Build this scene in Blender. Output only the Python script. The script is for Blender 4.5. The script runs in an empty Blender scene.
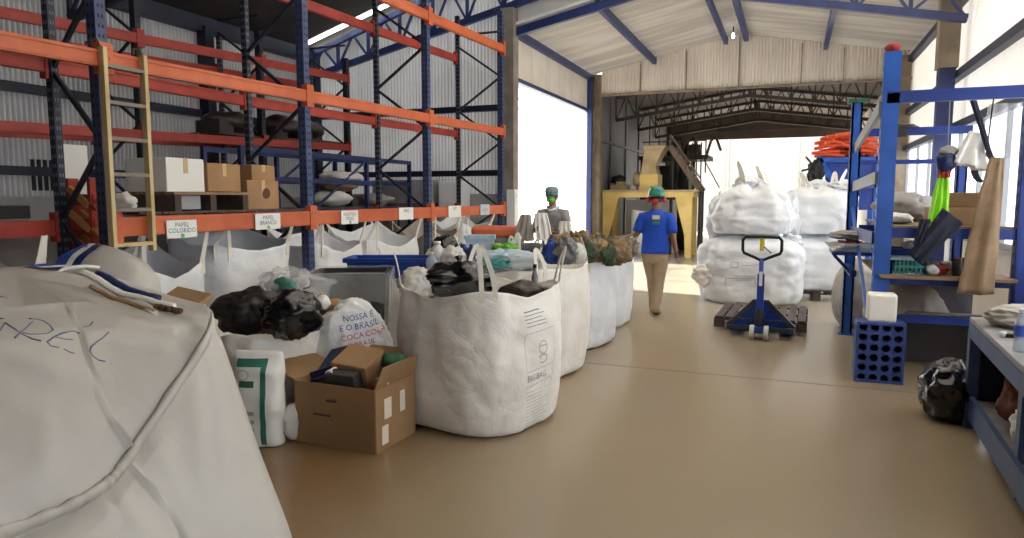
import bpy, bmesh, math, random
from mathutils import Vector, Matrix, noise
from mathutils.bvhtree import BVHTree
S = bpy.context.scene
COL = S.collection
PI = math.pi
rnd = random.Random(7)
V = Vector

# ---------------------------------------------------------------- materials
def lin(c):
    return tuple((x/12.92 if x <= .04045 else ((x+.055)/1.055)**2.4) for x in [v/255 for v in c])

MATS = {}
def mat(name, rgb, rough=.6, metal=0., rgb2=None, vscale=4., bump=0., bscale=40., detail=4., alpha=1., emit=0., coat=0.,
        stretch=(1, 1, 1), trans=0., vmin=.4, vmax=.6, crease=0., cscale=5.):
    """procedural Principled material; rgb in sRGB 0..255; rgb2 mixes in by noise"""
    if name in MATS: return MATS[name]
    m = bpy.data.materials.new(name); m.use_nodes = True
    nt = m.node_tree; N = nt.nodes; L = nt.links
    b = N['Principled BSDF']; out = N['Material Output']
    c = lin(rgb) + (1,)
    b.inputs['Base Color'].default_value = c
    b.inputs['Roughness'].default_value = rough
    b.inputs['Metallic'].default_value = metal
    b.inputs['Coat Weight'].default_value = coat
    tc = N.new('ShaderNodeTexCoord'); mp = N.new('ShaderNodeMapping'); mp.inputs['Scale'].default_value = stretch
    L.new(tc.outputs['Object'], mp.inputs['Vector'])
    if rgb2:
        n = N.new('ShaderNodeTexNoise'); n.inputs['Scale'].default_value = vscale; n.inputs['Detail'].default_value = detail
        r = N.new('ShaderNodeValToRGB'); r.color_ramp.elements[0].position = vmin; r.color_ramp.elements[1].position = vmax
        r.color_ramp.elements[0].color = c; r.color_ramp.elements[1].color = lin(rgb2)+(1,)
        L.new(mp.outputs[0], n.inputs['Vector']); L.new(n.outputs[0], r.inputs[0]); L.new(r.outputs[0], b.inputs['Base Color'])
    if bump:
        n2 = N.new('ShaderNodeTexNoise'); n2.inputs['Scale'].default_value = bscale; n2.inputs['Detail'].default_value = 5
        bp = N.new('ShaderNodeBump'); bp.inputs['Strength'].default_value = bump; bp.inputs['Distance'].default_value = .02
        L.new(mp.outputs[0], n2.inputs['Vector']); L.new(n2.outputs[0], bp.inputs['Height']); L.new(bp.outputs[0], b.inputs['Normal'])
    if crease:   # sharp fold lines of stiff woven cloth
        n3 = N.new('ShaderNodeTexNoise'); n3.inputs['Scale'].default_value = cscale; n3.inputs['Detail'].default_value = 3; n3.inputs['Distortion'].default_value = .6
        s1 = N.new('ShaderNodeMath'); s1.operation = 'SUBTRACT'; s1.inputs[1].default_value = .5
        s2 = N.new('ShaderNodeMath'); s2.operation = 'ABSOLUTE'
        s3 = N.new('ShaderNodeMath'); s3.operation = 'POWER'; s3.inputs[1].default_value = .55
        b3 = N.new('ShaderNodeBump'); b3.inputs['Strength'].default_value = crease; b3.inputs['Distance'].default_value = .05
        L.new(mp.outputs[0], n3.inputs['Vector']); L.new(n3.outputs[0], s1.inputs[0]); L.new(s1.outputs[0], s2.inputs[0]); L.new(s2.outputs[0], s3.inputs[0]); L.new(s3.outputs[0], b3.inputs['Height'])
        if bump: L.new(bp.outputs[0], b3.inputs['Normal'])
        L.new(b3.outputs[0], b.inputs['Normal'])
    if emit:
        b.inputs['Emission Color'].default_value = c; b.inputs['Emission Strength'].default_value = emit
    if alpha < 1:
        t = N.new('ShaderNodeBsdfTransparent'); mx = N.new('ShaderNodeMixShader'); mx.inputs[0].default_value = alpha
        L.new(t.outputs[0], mx.inputs[1]); L.new(b.outputs[0], mx.inputs[2]); L.new(mx.outputs[0], out.inputs[0])
    elif trans:
        t = N.new('ShaderNodeBsdfTranslucent'); t.inputs[0].default_value = c; mx = N.new('ShaderNodeMixShader'); mx.inputs[0].default_value = trans
        L.new(b.outputs[0], mx.inputs[1]); L.new(t.outputs[0], mx.inputs[2]); L.new(mx.outputs[0], out.inputs[0])
    MATS[name] = m
    return m

mat('concrete_floor', (124, 96, 64), .24, rgb2=(112, 86, 56), vscale=.5, bump=.05, bscale=9, vmin=.3, vmax=.7)
def dust_and_sheen(m):
    # pale trodden dust over the brown paint along the aisle, far floor sheen painted into the colour
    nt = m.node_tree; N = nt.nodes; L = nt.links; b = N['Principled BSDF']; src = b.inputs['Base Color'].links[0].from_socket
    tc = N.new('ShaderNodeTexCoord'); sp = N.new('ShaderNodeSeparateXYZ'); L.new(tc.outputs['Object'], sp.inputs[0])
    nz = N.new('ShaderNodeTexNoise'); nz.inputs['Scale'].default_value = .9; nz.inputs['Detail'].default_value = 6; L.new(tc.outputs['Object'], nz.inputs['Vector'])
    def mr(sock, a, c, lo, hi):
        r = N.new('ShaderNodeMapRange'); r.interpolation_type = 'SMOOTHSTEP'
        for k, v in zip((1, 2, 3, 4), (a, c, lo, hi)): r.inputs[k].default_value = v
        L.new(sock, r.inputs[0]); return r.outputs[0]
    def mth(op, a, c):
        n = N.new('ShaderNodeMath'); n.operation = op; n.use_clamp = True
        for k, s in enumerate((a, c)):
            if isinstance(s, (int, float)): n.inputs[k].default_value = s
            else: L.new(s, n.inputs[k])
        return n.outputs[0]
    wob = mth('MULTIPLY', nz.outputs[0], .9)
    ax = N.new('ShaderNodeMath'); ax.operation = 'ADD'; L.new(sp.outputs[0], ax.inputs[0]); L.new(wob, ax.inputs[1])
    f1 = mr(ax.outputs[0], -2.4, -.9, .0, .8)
    far_sheen = mr(sp.outputs[1], 5.5, 12.5, 0, .85)
    f = mth('MAXIMUM', f1, far_sheen)
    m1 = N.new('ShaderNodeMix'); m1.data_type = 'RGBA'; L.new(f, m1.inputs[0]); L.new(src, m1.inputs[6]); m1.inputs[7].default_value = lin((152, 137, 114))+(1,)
    m2 = N.new('ShaderNodeMix'); m2.data_type = 'RGBA'; L.new(far_sheen, m2.inputs[0]); L.new(m1.outputs[2], m2.inputs[6]); m2.inputs[7].default_value = lin((176, 166, 150))+(1,)
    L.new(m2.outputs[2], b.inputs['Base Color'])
dust_and_sheen(MATS['concrete_floor'])
mat('joint', (92, 76, 56), .8)
mat('ground_out', (215, 208, 195), .9, rgb2=(200, 190, 175), vscale=.8)
mat('galv', (216, 216, 218), .5, .1, rgb2=(198, 199, 202), vscale=1.2, trans=.05)
mat('galv_dull', (188, 188, 192), .55, .1, rgb2=(170, 171, 176), vscale=1.5, trans=.012)
mat('masonry', (172, 172, 176), .85, rgb2=(156, 156, 160), vscale=2, bump=.1)
mat('cladding', (226, 220, 208), .6, rgb2=(214, 206, 192), vscale=1.3)
mat('panel_grey', (122, 120, 122), .55, .2, rgb2=(104, 103, 108), vscale=.7)
mat('roof_opaque', (70, 64, 64), .7, rgb2=(58, 54, 56), vscale=2)
mat('roof_skylight', (162, 156, 148), .55, rgb2=(136, 130, 122), vscale=.9, stretch=(.35, 3, 1), trans=.03)
mat('roof_front', (224, 216, 200), .55, trans=.3)
mat('strip_light', (240, 240, 240), .5, trans=.9)
mat('wall_sheet', (226, 220, 212), .5, trans=.14, rgb2=(224, 224, 228), vscale=1.)
mat('gable_sheet', (222, 214, 202), .55, rgb2=(206, 198, 186), vscale=1.4, stretch=(1, 1, .3))
mat('steel_blue', (34, 50, 104), .45, rgb2=(26, 40, 88), vscale=5)
mat('steel_navy', (24, 32, 62), .5, rgb2=(18, 24, 48), vscale=4)
mat('rack_blue', (60, 76, 116), .45, rgb2=(48, 62, 98), vscale=6)
mat('rack_navy', (36, 42, 60), .5, rgb2=(28, 34, 50), vscale=6)
mat('rack_orange', (202, 104, 64), .45, rgb2=(188, 92, 54), vscale=3)
mat('rack_red', (176, 66, 52), .5, rgb2=(156, 54, 44), vscale=3)
mat('hole', (26, 32, 50), .8)
mat('hole_light', (112, 122, 144), .6)
mat('steel_grey', (136, 130, 124), .6, rgb2=(116, 110, 104), vscale=3)
mat('column_tan', (138, 124, 104), .7, rgb2=(116, 104, 88), vscale=3)
mat('white_paint', (226, 228, 232), .5)
mat('fabric', (236, 233, 227), .62, rgb2=(224, 220, 213), vscale=3.5, bump=.25, bscale=7, vmin=.35, vmax=.65, crease=.16)
mat('fabric_cool', (232, 235, 239), .6, rgb2=(220, 224, 230), vscale=3.5, bump=.25, bscale=7, crease=.14)
mat('fabric_grey', (184, 178, 170), .65, rgb2=(168, 162, 154), vscale=3, bump=.25, bscale=8, crease=.14)
mat('fabric_tarp', (180, 175, 167), .42, rgb2=(164, 158, 150), vscale=2.2, bump=.4, bscale=4.5, vmin=.35, vmax=.65, crease=.07, cscale=2.2)
mat('strap', (228, 224, 214), .6, bump=.2, bscale=90)
mat('print_grey', (168, 168, 170), .7)
mat('print_dark', (126, 126, 134), .7)
mat('ink_blue', (92, 100, 132), .6)
mat('bag_black', (16, 17, 22), .22, bump=.5, bscale=9, coat=.3)
mat('bag_matt', (30, 28, 30), .45, bump=.4, bscale=10)
mat('bag_brown', (48, 40, 36), .4, bump=.5, bscale=12)
mat('plastic_clear', (228, 230, 232), .25, alpha=.3, bump=.5, bscale=18)
mat('film_thin', (228, 230, 232), .2, alpha=.28, bump=.5, bscale=18)
mat('plastic_milky', (226, 224, 220), .35, alpha=.8, bump=.5, bscale=14, rgb2=(204, 202, 198), vscale=8)
mat('plastic_blue_clear', (176, 204, 226), .3, alpha=.8, bump=.5, bscale=14, rgb2=(206, 216, 226), vscale=7)
mat('plastic_white', (236, 236, 236), .4)
mat('plastic_blue', (18, 58, 140), .4)
mat('plastic_navy', (22, 36, 84), .45)
mat('plastic_green', (110, 176, 52), .45)
mat('plastic_teal', (60, 140, 140), .45)
mat('plastic_grey', (120, 120, 126), .5, rgb2=(104, 104, 110), vscale=4)
mat('bin_grey', (62, 60, 62), .3, bump=.4, bscale=12, rgb2=(44, 40, 40), vscale=5)
mat('cardboard', (152, 120, 84), .8, rgb2=(140, 108, 74), vscale=2, bump=.08, bscale=20)
mat('cardboard_dim', (164, 128, 92), .8, rgb2=(148, 114, 82), vscale=2)
mat('cardboard_dark', (96, 62, 48), .85, rgb2=(84, 54, 42), vscale=3)
mat('tape', (196, 166, 118), .4)
mat('paper_white', (224, 224, 220), .7)
mat('label_white', (214, 204, 190), .6)
mat('green_print', (48, 112, 98), .6)
mat('green_dark', (40, 92, 62), .6)
mat('red_print', (206, 62, 72), .6)
mat('blue_print', (36, 74, 160), .6)
mat('sign_white', (232, 234, 232), .5)
mat('sign_ink', (66, 78, 112), .6)
mat('sign_green', (96, 190, 80), .6)
mat('ladder_yellow', (206, 186, 140), .55, rgb2=(188, 166, 118), vscale=6, stretch=(1, 1, .3))
mat('ladder_rung', (128, 120, 108), .55)
mat('wood', (156, 124, 88), .8, rgb2=(132, 102, 70), vscale=5, stretch=(1, 1, 4))
mat('wood_dark', (84, 68, 60), .7, rgb2=(64, 52, 48), vscale=5)
mat('wood_red', (168, 66, 52), .75, rgb2=(146, 54, 44), vscale=5)
mat('wood_yellow', (190, 142, 84), .75)
mat('pallet_dark', (78, 62, 56), .6, rgb2=(60, 48, 44), vscale=6)
mat('rubber', (24, 24, 26), .7)
mat('wheel_white', (196, 194, 190), .5)
mat('jack_blue', (26, 66, 164), .35, rgb2=(20, 54, 140), vscale=4)
mat('jack_dark', (40, 46, 62), .4)
mat('yellow_grip', (208, 190, 60), .5)
mat('machine_yellow', (226, 198, 122), .55, rgb2=(212, 182, 106), vscale=2)
mat('machine_beige', (188, 168, 128), .6, rgb2=(168, 148, 110), vscale=3)
mat('machine_dark', (56, 50, 50), .6, rgb2=(42, 38, 40), vscale=3)
mat('stair_brown', (104, 88, 76), .6)
mat('truss_dark', (74, 66, 62), .6)
mat('gate_brown', (110, 98, 90), .7, rgb2=(98, 88, 82), vscale=2)
mat('rack_bright', (40, 92, 182), .4, rgb2=(32, 80, 164), vscale=3)
mat('rack_deep', (28, 58, 140), .45, rgb2=(22, 48, 122), vscale=3)
mat('board', (150, 122, 92), .75, rgb2=(130, 104, 78), vscale=4)
mat('orange_plastic', (226, 92, 52), .5, rgb2=(204, 74, 42), vscale=5)
mat('burlap', (150, 124, 92), .9, rgb2=(112, 92, 70), vscale=7, bump=.8, bscale=22)
mat('burlap_grey', (134, 122, 106), .9, rgb2=(98, 92, 82), vscale=7, bump=.8, bscale=22)
mat('net_green', (66, 86, 62), .85, rgb2=(48, 60, 48), vscale=8, bump=.6, bscale=25)
mat('cloth_tan', (150, 124, 96), .85, rgb2=(130, 106, 82), vscale=4, bump=.3, bscale=18)
mat('cloth_navy', (28, 32, 52), .8, bump=.3, bscale=18)
mat('cloth_hivis', (150, 226, 40), .6, bump=.25, bscale=18)
mat('cloth_grey', (154, 150, 146), .8, bump=.3, bscale=16)
mat('cloth_white', (230, 228, 224), .75, rgb2=(208, 206, 202), vscale=6, bump=.4, bscale=14)
mat('cloth_red', (172, 60, 62), .8)
mat('shirt_blue', (18, 74, 186), .75, bump=.25, bscale=16)
mat('shirt_dark', (16, 52, 120), .75)
mat('khaki', (172, 152, 122), .8, rgb2=(158, 138, 110), vscale=5, bump=.25, bscale=16)
mat('skin', (150, 106, 82), .55)
mat('skin_dark', (136, 92, 68), .55)
mat('hair', (34, 26, 24), .7)
mat('helmet_green', (54, 132, 104), .35)
mat('helmet_blue', (40, 84, 150), .4)
mat('muff_red', (206, 56, 58), .4)
mat('coverall', (142, 142, 144), .8, rgb2=(124, 124, 128), vscale=5, bump=.3, bscale=16)
mat('mask_green', (92, 186, 84), .6)
mat('cap_grey', (128, 146, 146), .7)
mat('shoe', (52, 36, 30), .6)
mat('bench_blue', (64, 84, 122), .45, rgb2=(52, 70, 106), vscale=4)
mat('bench_top', (146, 142, 142), .5, rgb2=(126, 122, 122), vscale=5)
mat('crate_blue', (52, 74, 138), .45)
mat('foam_white', (242, 238, 228), .7)
mat('panel_dark', (70, 66, 66), .6, rgb2=(56, 52, 54), vscale=2)
mat('bottle_water', (190, 204, 222), .15, alpha=.5)
mat('bottle_label', (60, 92, 190), .5)
mat('rust', (116, 62, 48), .8, rgb2=(84, 48, 42), vscale=9)
mat('lamp_on', (255, 250, 240), .4, emit=14)
mat('window_glass', (245, 247, 250), .3, trans=.85)
mat('out_wall', (142, 138, 132), .85, rgb2=(132, 128, 121), vscale=.4)
mat('shade_grey', (150, 152, 156), .5)
mat('wire', (150, 148, 146), .5)

# ---------------------------------------------------------------- mesh builder
class MB:
    def __init__(self): self.bm = bmesh.new(); self.mi = 0
    def face(self, vs, sm=False):
        try: f = self.bm.faces.new(vs)
        except ValueError: return None
        f.smooth = sm; f.material_index = self.mi
        return f
    def v(self, p): return self.bm.verts.new(p)
    def hexa(self, pts, sm=False):
        a = [self.v(p) for p in pts]
        for q in ((3, 2, 1, 0), (4, 5, 6, 7), (0, 1, 5, 4), (1, 2, 6, 5), (2, 3, 7, 6), (3, 0, 4, 7)): self.face([a[i] for i in q], sm)
        return self
    def box(self, c, s, rz=0., M=None):
        M = M or Matrix.Rotation(rz, 3, 'Z'); c = V(c); x, y, z = s[0]/2, s[1]/2, s[2]/2
        return self.hexa([c + M @ V(p) for p in ((-x, -y, -z), (x, -y, -z), (x, y, -z), (-x, y, -z), (-x, -y, z), (x, -y, z), (x, y, z), (-x, y, z))])
    def span(self, a, b):
        return self.box([(a[i]+b[i])/2 for i in range(3)], [abs(a[i]-b[i]) for i in range(3)])
    def bar(self, p, q, w, h, up=(0, 0, 1)):
        p, q = V(p), V(q); d = (q-p).normalized(); u = V(up)
        if abs(d.dot(u)) > .98: u = V((0, 1, 0)) if abs(d.y) < .9 else V((1, 0, 0))
        s = d.cross(u).normalized()*w/2; t = s.cross(d).normalized()*h/2
        return self.hexa([p-s-t, p+s-t, p+s+t, p-s+t, q-s-t, q+s-t, q+s+t, q-s+t])
    def rings(self, R, close=True, cap0=True, cap1=True, sm=True):
        vs = [[self.v(p) for p in r] for r in R]; n = len(R[0])
        for i in range(len(R)-1):
            for j in range(n if close else n-1):
                k = (j+1) % n
                self.face([vs[i][j], vs[i][k], vs[i+1][k], vs[i+1][j]], sm)
        if cap0 and close: self.face(list(reversed(vs[0])), False)
        if cap1 and close: self.face(vs[-1], False)
        return vs
    def tube(self, pts, r, n=8, closed=False, flat=1.):
        pts = [V(p) for p in pts]; R = []; up = None
        for i, p in enumerate(pts):
            a = pts[i-1] if (i or closed) else p; b = pts[(i+1) % len(pts)] if (i < len(pts)-1 or closed) else p
            d = (b-a).normalized()
            if up is None: up = V((0, 0, 1)) if abs(d.z) < .9 else V((1, 0, 0))
            s = d.cross(up).normalized(); up = s.cross(d).normalized()
            rr = r[i] if isinstance(r, (list, tuple)) else r
            R.append([p + s*math.cos(2*PI*k/n)*rr + up*math.sin(2*PI*k/n)*rr*flat for k in range(n)])
        if closed: R.append(R[0])
        self.rings(R, True, not closed, not closed)
        return self
    def ribbon(self, pts, w, t, side):
        """flat strap: w along side vector, t thick"""
        pts = [V(p) for p in pts]; s = V(side).normalized(); R = []
        for i, p in enumerate(pts):
            d = (pts[min(i+1, len(pts)-1)]-pts[max(i-1, 0)]).normalized(); n = d.cross(s)
            n = n.normalized()*t/2 if n.length > 1e-5 else V((0, 0, t/2))
            h = s*w/2
            R.append([p-h-n, p+h-n, p+h+n, p-h+n])
        self.rings(R, sm=False)
        return self
    def band(self, pts, w, t, n):
        """flat strap whose flat side faces n"""
        pts = [V(p) for p in pts]; n = V(n).normalized(); R = []
        for i, p in enumerate(pts):
            d = (pts[min(i+1, len(pts)-1)]-pts[max(i-1, 0)]).normalized(); s = d.cross(n)
            s = s.normalized()*w/2 if s.length > 1e-4 else V((0, 0, w/2)); k = n*t/2
            R.append([p-s-k, p+s-k, p+s+k, p-s+k])
        self.rings(R, sm=False)
        return self
    def lathe(self, prof, c=(0, 0, 0), n=16, axis='Z', cap0=True, cap1=True, M=None):
        c = V(c); R = []
        A = {'Z': Matrix.Identity(3), 'X': Matrix.Rotation(PI/2, 3, 'Y'), 'Y': Matrix.Rotation(-PI/2, 3, 'X')}[axis]
        if M: A = M
        for r, z in prof: R.append([c + A @ V((r*math.cos(2*PI*k/n), r*math.sin(2*PI*k/n), z)) for k in range(n)])
        self.rings(R, True, cap0, cap1)
        return self
    def cyl(self, p, q, r, n=12): return self.tube([p, q], r, n)
    def grid(self, fn, nu, nv, sm=True):
        vs = [[self.v(fn(i/nu, j/nv)) for j in range(nv+1)] for i in range(nu+1)]
        for i in range(nu):
            for j in range(nv): self.face([vs[i][j], vs[i+1][j], vs[i+1][j+1], vs[i][j+1]], sm)
        return vs
    def poly(self, pts, th, n):
        """flat polygon of points extruded by th along n"""
        n = V(n).normalized()*th
        a = [self.v(V(p)) for p in pts]; b = [self.v(V(p)+n) for p in pts]
        self.face(list(reversed(a))); self.face(b)
        for i in range(len(a)):
            k = (i+1) % len(a); self.face([a[i], a[k], b[k], b[i]])
        return self
    def blob(self, c, s, seed=0, amp=.15, sub=4, floor=None, freq=1.6, crease=.12, cf=4., M=None):
        ps = bmesh.ops.create_icosphere(self.bm, subdivisions=sub, radius=1)['verts']
        o = V((seed*3.7, seed*1.9, seed*5.3)); c = V(c)
        for v in ps:
            p = v.co.copy()
            k = 1 + amp*noise.noise(p*freq+o) - crease*abs(noise.noise(p*cf+o)) + crease*.4*abs(noise.noise(p*cf*2.2-o))
            q = V((p.x*s[0]*k, p.y*s[1]*k, p.z*s[2]*k))
            if M: q = M @ q
            q += c
            if floor is not None and q.z < floor: q.z = floor + (q.z-floor)*.02
            v.co = q
        fs = set(f for v in ps for f in v.link_faces)
        for f in fs: f.smooth = True; f.material_index = self.mi
        return self
    def add(self, other, M=None):
        """merge another builder's bmesh"""
        mp = {}
        for v in other.bm.verts: mp[v] = self.v(M @ v.co if M else v.co)
        for f in other.bm.faces:
            g = self.face([mp[v] for v in f.verts], f.smooth)
            if g: g.material_index = f.material_index
        return self
    def build(self, name, m, parent=None, bevel=0., local=False):
        if parent is not None and not local:
            self.bm.transform(base_matrix(parent).inverted())
        bmesh.ops.recalc_face_normals(self.bm, faces=self.bm.faces)
        me = bpy.data.meshes.new(name); self.bm.to_mesh(me); self.bm.free()
        for x in (m if isinstance(m, (list, tuple)) else [m]): me.materials.append(MATS[x])
        o = bpy.data.objects.new(name, me); COL.objects.link(o)
        if parent is not None: o.parent = parent
        if bevel:
            b = o.modifiers.new('edge', 'BEVEL'); b.width = bevel; b.segments = 2; b.limit_method = 'ANGLE'
        return o

def base_matrix(o):
    M = Matrix.Translation(o.location) @ o.rotation_euler.to_matrix().to_4x4()
    return base_matrix(o.parent) @ M if o.parent else M

def tag(o, label, cat, group=None, kind=None):
    o['label'] = label; o['category'] = cat
    if group: o['group'] = group
    if kind: o['kind'] = kind
    return o
def thing(name, label, cat, loc=(0, 0, 0), rz=0., group=None, kind=None):
    o = bpy.data.objects.new(name, None); COL.objects.link(o)
    o.location = loc; o.rotation_euler = (0, 0, rz); o.empty_display_size = .1
    return tag(o, label, cat, group, kind)
def solo(name, mb, m, label, cat, group=None, bevel=0., kind=None):
    o = mb.build(name, m, None, bevel)
    c = [sum((v.co[i] for v in o.data.vertices))/max(1, len(o.data.vertices)) for i in (0, 1)]
    z = min(v.co.z for v in o.data.vertices); b = V((c[0], c[1], z))
    o.data.transform(Matrix.Translation(-b)); o.location = b
    return tag(o, label, cat, group, kind)
def struct(name, mb, m, label, cat):
    return tag(mb.build(name, m), label, cat, None, 'structure')
def dup(root, loc, rz=None, label=None, scale=None):
    def cp(o, par):
        c = o.copy(); COL.objects.link(c)
        if par: c.parent = par
        for ch in list(o.children): cp(ch, c)
        return c
    r = cp(root, None); r.location = loc
    if rz is not None: r.rotation_euler = (0, 0, rz)
    if label: r['label'] = label
    if scale: r.scale = scale
    return r
def sublabel(o, label): o['label'] = label; return o

# ---------------------------------------------------------------- writing
def text_mb(txt, size, maxlen=.025, spacing=1.):
    cu = bpy.data.curves.new('txt', 'FONT'); cu.body = txt; cu.size = size; cu.align_x = 'CENTER'; cu.align_y = 'CENTER'
    cu.resolution_u = 2; cu.space_character = spacing
    o = bpy.data.objects.new('txt', cu); COL.objects.link(o)
    dg = bpy.context.evaluated_depsgraph_get(); me = bpy.data.meshes.new_from_object(o.evaluated_get(dg))
    bpy.data.objects.remove(o); bpy.data.curves.remove(cu)
    b = MB(); b.bm.from_mesh(me); bpy.data.meshes.remove(me)
    bmesh.ops.triangulate(b.bm, faces=b.bm.faces)
    for _ in range(3):
        ed = [e for e in b.bm.edges if e.calc_length() > maxlen]
        if not ed: break
        bmesh.ops.subdivide_edges(b.bm, edges=ed, cuts=1); bmesh.ops.triangulate(b.bm, faces=b.bm.faces)
    return b
def wrap(b, bvh, o, u, w, off=.004):
    """lay a flat builder (x,y) onto a surface: o origin, u right, w up, seen along -(u x w)"""
    o, u, w = V(o), V(u).normalized(), V(w).normalized(); n = u.cross(w).normalized()
    for v in b.bm.verts:
        p = o + u*v.co.x + w*v.co.y
        hit, nn, _, _ = bvh.ray_cast(p + n*1.2, -n, 3)
        v.co = hit + n*(off + v.co.z) if hit else p + n*(off+v.co.z)
    return b
def strokes(b, segs, wd):
    """flat strokes in the xy plane"""
    for s in segs:
        for p, q in zip(s[:-1], s[1:]):
            p, q = V((p[0], p[1], 0)), V((q[0], q[1], 0)); d = q-p
            if d.length < 1e-6: continue
            n = max(1, int(d.length/.02)); t = V((-d.y, d.x, 0)).normalized()*wd/2
            for k in range(n):
                a, c = p+d*k/n, p+d*(k+1)/n
                b.face([b.v(a-t), b.v(c-t), b.v(c+t), b.v(a+t)])
    return b
def bvh_of(mb): return BVHTree.FromBMesh(mb.bm)

# ---------------------------------------------------------------- big bag
def bag(c, w, d, h, seed, rz=0., bulge=.05, wr=.018, peak=.05, sag=.03, fill=.82, closed=False, nexp=3.4, taper=.06, N=112, M=40, lean=(0, 0), crump=.0, tilt=0., cone=0.):
    """woven sack: superellipse rings with folds, open top turned in to an inner floor (or gathered closed top)"""
    b = MB(); R = []; c = V(c); rot = Matrix.Rotation(rz, 3, 'Z'); o = V((seed*4.1, seed*2.3, seed*7.7))
    def ring(t, k, zoff, shrink=0., top=1.):
        pts = []
        for j in range(N):
            a = 2*PI*j/N; ca, sa = math.cos(a), math.sin(a); e = 2/nexp
            x = math.copysign(abs(ca)**e, ca); y = math.copysign(abs(sa)**e, sa)
            corner = (abs(x*y))**1.5
            dirv = V((ca, sa, 0)); q = V((x*1.2, y*1.2, t*2.2*h))
            fold = noise.noise(q*1.6+o)*.9 + noise.noise(V((x*4.5, y*4.5, t*1.3))+o)*.6*(.3+t) + noise.noise(q*6-o)*.28
            fold += (abs(noise.noise(V((x*2+t*1.5, y*2-t*1.5, t*4))+o*2))-.2)*.8
            px, py = x*(w/2*k-shrink), y*(d/2*k-shrink)
            p = V((px, py, 0)) + dirv*fold*wr*(1 if top else .5)
            z = h*t + zoff + (peak*corner - sag*(1-corner)*(1+.7*noise.noise(V((x*1.5, y*1.5, 3))+o)))*max(0, t)**5
            z += noise.noise(V((x*2.2, y*2.2, t*2))-o)*wr*1.2*t - tilt*x*max(0, t)**4
            pts.append(c + rot @ V((p.x+lean[0]*t, p.y+lean[1]*t, z)))
        return pts
    for i in range(M+1):
        t = i/M
        k = 1-taper*(1-t)**2 + bulge*math.sin(PI*min(1, t*1.05))
        if t < .06: k *= .90 + .1*math.sqrt(max(0, 1-(1-t/.06)**2))
        k *= 1-cone*max(0, t-.3)
        if closed and t > .8: k *= math.cos((t-.8)/.2*PI/2*.62)
        R.append(ring(t, k, 0))
    if not closed:
        R.append(ring(1, 1-.0, -.004, .014)); R.append(ring(.97, 1, 0, .016))
        for i in range(1, 5):
            t = 1-(1-fill)*i/4*.999; R.append(ring(t, 1-.1*i/4, 0, .018, 0))
        for s in (.75, .45, .15):
            R.append([V((c.x+lean[0]*fill, c.y+lean[1]*fill, 0)) + (p-V((c.x+lean[0]*fill, c.y+lean[1]*fill, 0)))*s + V((0, 0, 0))
                      + V((0, 0, p.z*(1-s)*0)) for p in R[M+6]])
            for p in R[-1]: p.z = c.z+h*fill + noise.noise(V((p.x*5, p.y*5, seed)))*.03
    else:
        base = R[M]
        cc = V((c.x+lean[0], c.y+lean[1], 0))
        for s, dz in ((.8, .03), (.55, .05), (.3, .08), (.1, .10)):
            ring_ = []
            for j, p in enumerate(base):
                q = cc + (V((p.x, p.y, 0))-cc)*s
                q.z = p.z + dz*h + crump*noise.noise(V((q.x*5, q.y*5, seed*2.))) + crump*.6*noise.noise(V((q.x*11, q.y*11, seed*3.)))
                ring_.append(q)
            R.append(ring_)
    b.rings(R, True, True, True)
    b.rim = R[M]
    b.M = rot; b.c = c; b.h = h; b.w = w; b.d = d
    return b
def strap_arc(b, p, q, hgt, w=.05, t=.008, lean=(0, 0, 0), n=14, drop=.16):
    """lifting loop standing between two rim points"""
    p, q = V(p), V(q); L_ = V(lean); pts = [p+V((0, 0, -drop)), p]
    for i in range(1, n):
        s = i/n; pts.append(p.lerp(q, s) + V((0, 0, hgt*math.sin(PI*s)**.7)) + L_*math.sin(PI*s))
    pts += [q, q+V((0, 0, -drop))]
    d = (q-p); d.z = 0
    b.band(pts, w, t, V((d.y, -d.x, 0))); return b

# ---------------------------------------------------------------- figures
def skin(nodes, edges, root, subs=2):
    """nodes: name->(pos, radius[, ry]); grows one continuous surface"""
    bm = bmesh.new(); L_ = bm.verts.layers.skin.verify(); vs = {}
    for k, val in nodes.items():
        v = bm.verts.new(val[0]); r = val[1]; v[L_].radius = (r, val[2] if len(val) > 2 else r); v[L_].use_root = (k == root); vs[k] = v
    for a, c in edges: bm.edges.new((vs[a], vs[c]))
    me = bpy.data.meshes.new('sk'); bm.to_mesh(me); bm.free()
    o = bpy.data.objects.new('sk', me); COL.objects.link(o)
    sm = o.modifiers.new('s', 'SKIN'); sm.use_smooth_shade = True
    su = o.modifiers.new('u', 'SUBSURF'); su.levels = subs
    dg = bpy.context.evaluated_depsgraph_get(); m2 = bpy.data.meshes.new_from_object(o.evaluated_get(dg))
    bpy.data.objects.remove(o); bpy.data.meshes.remove(me)
    b = MB(); b.bm.from_mesh(m2); bpy.data.meshes.remove(m2)
    for f in b.bm.faces: f.smooth = True
    return b
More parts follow.
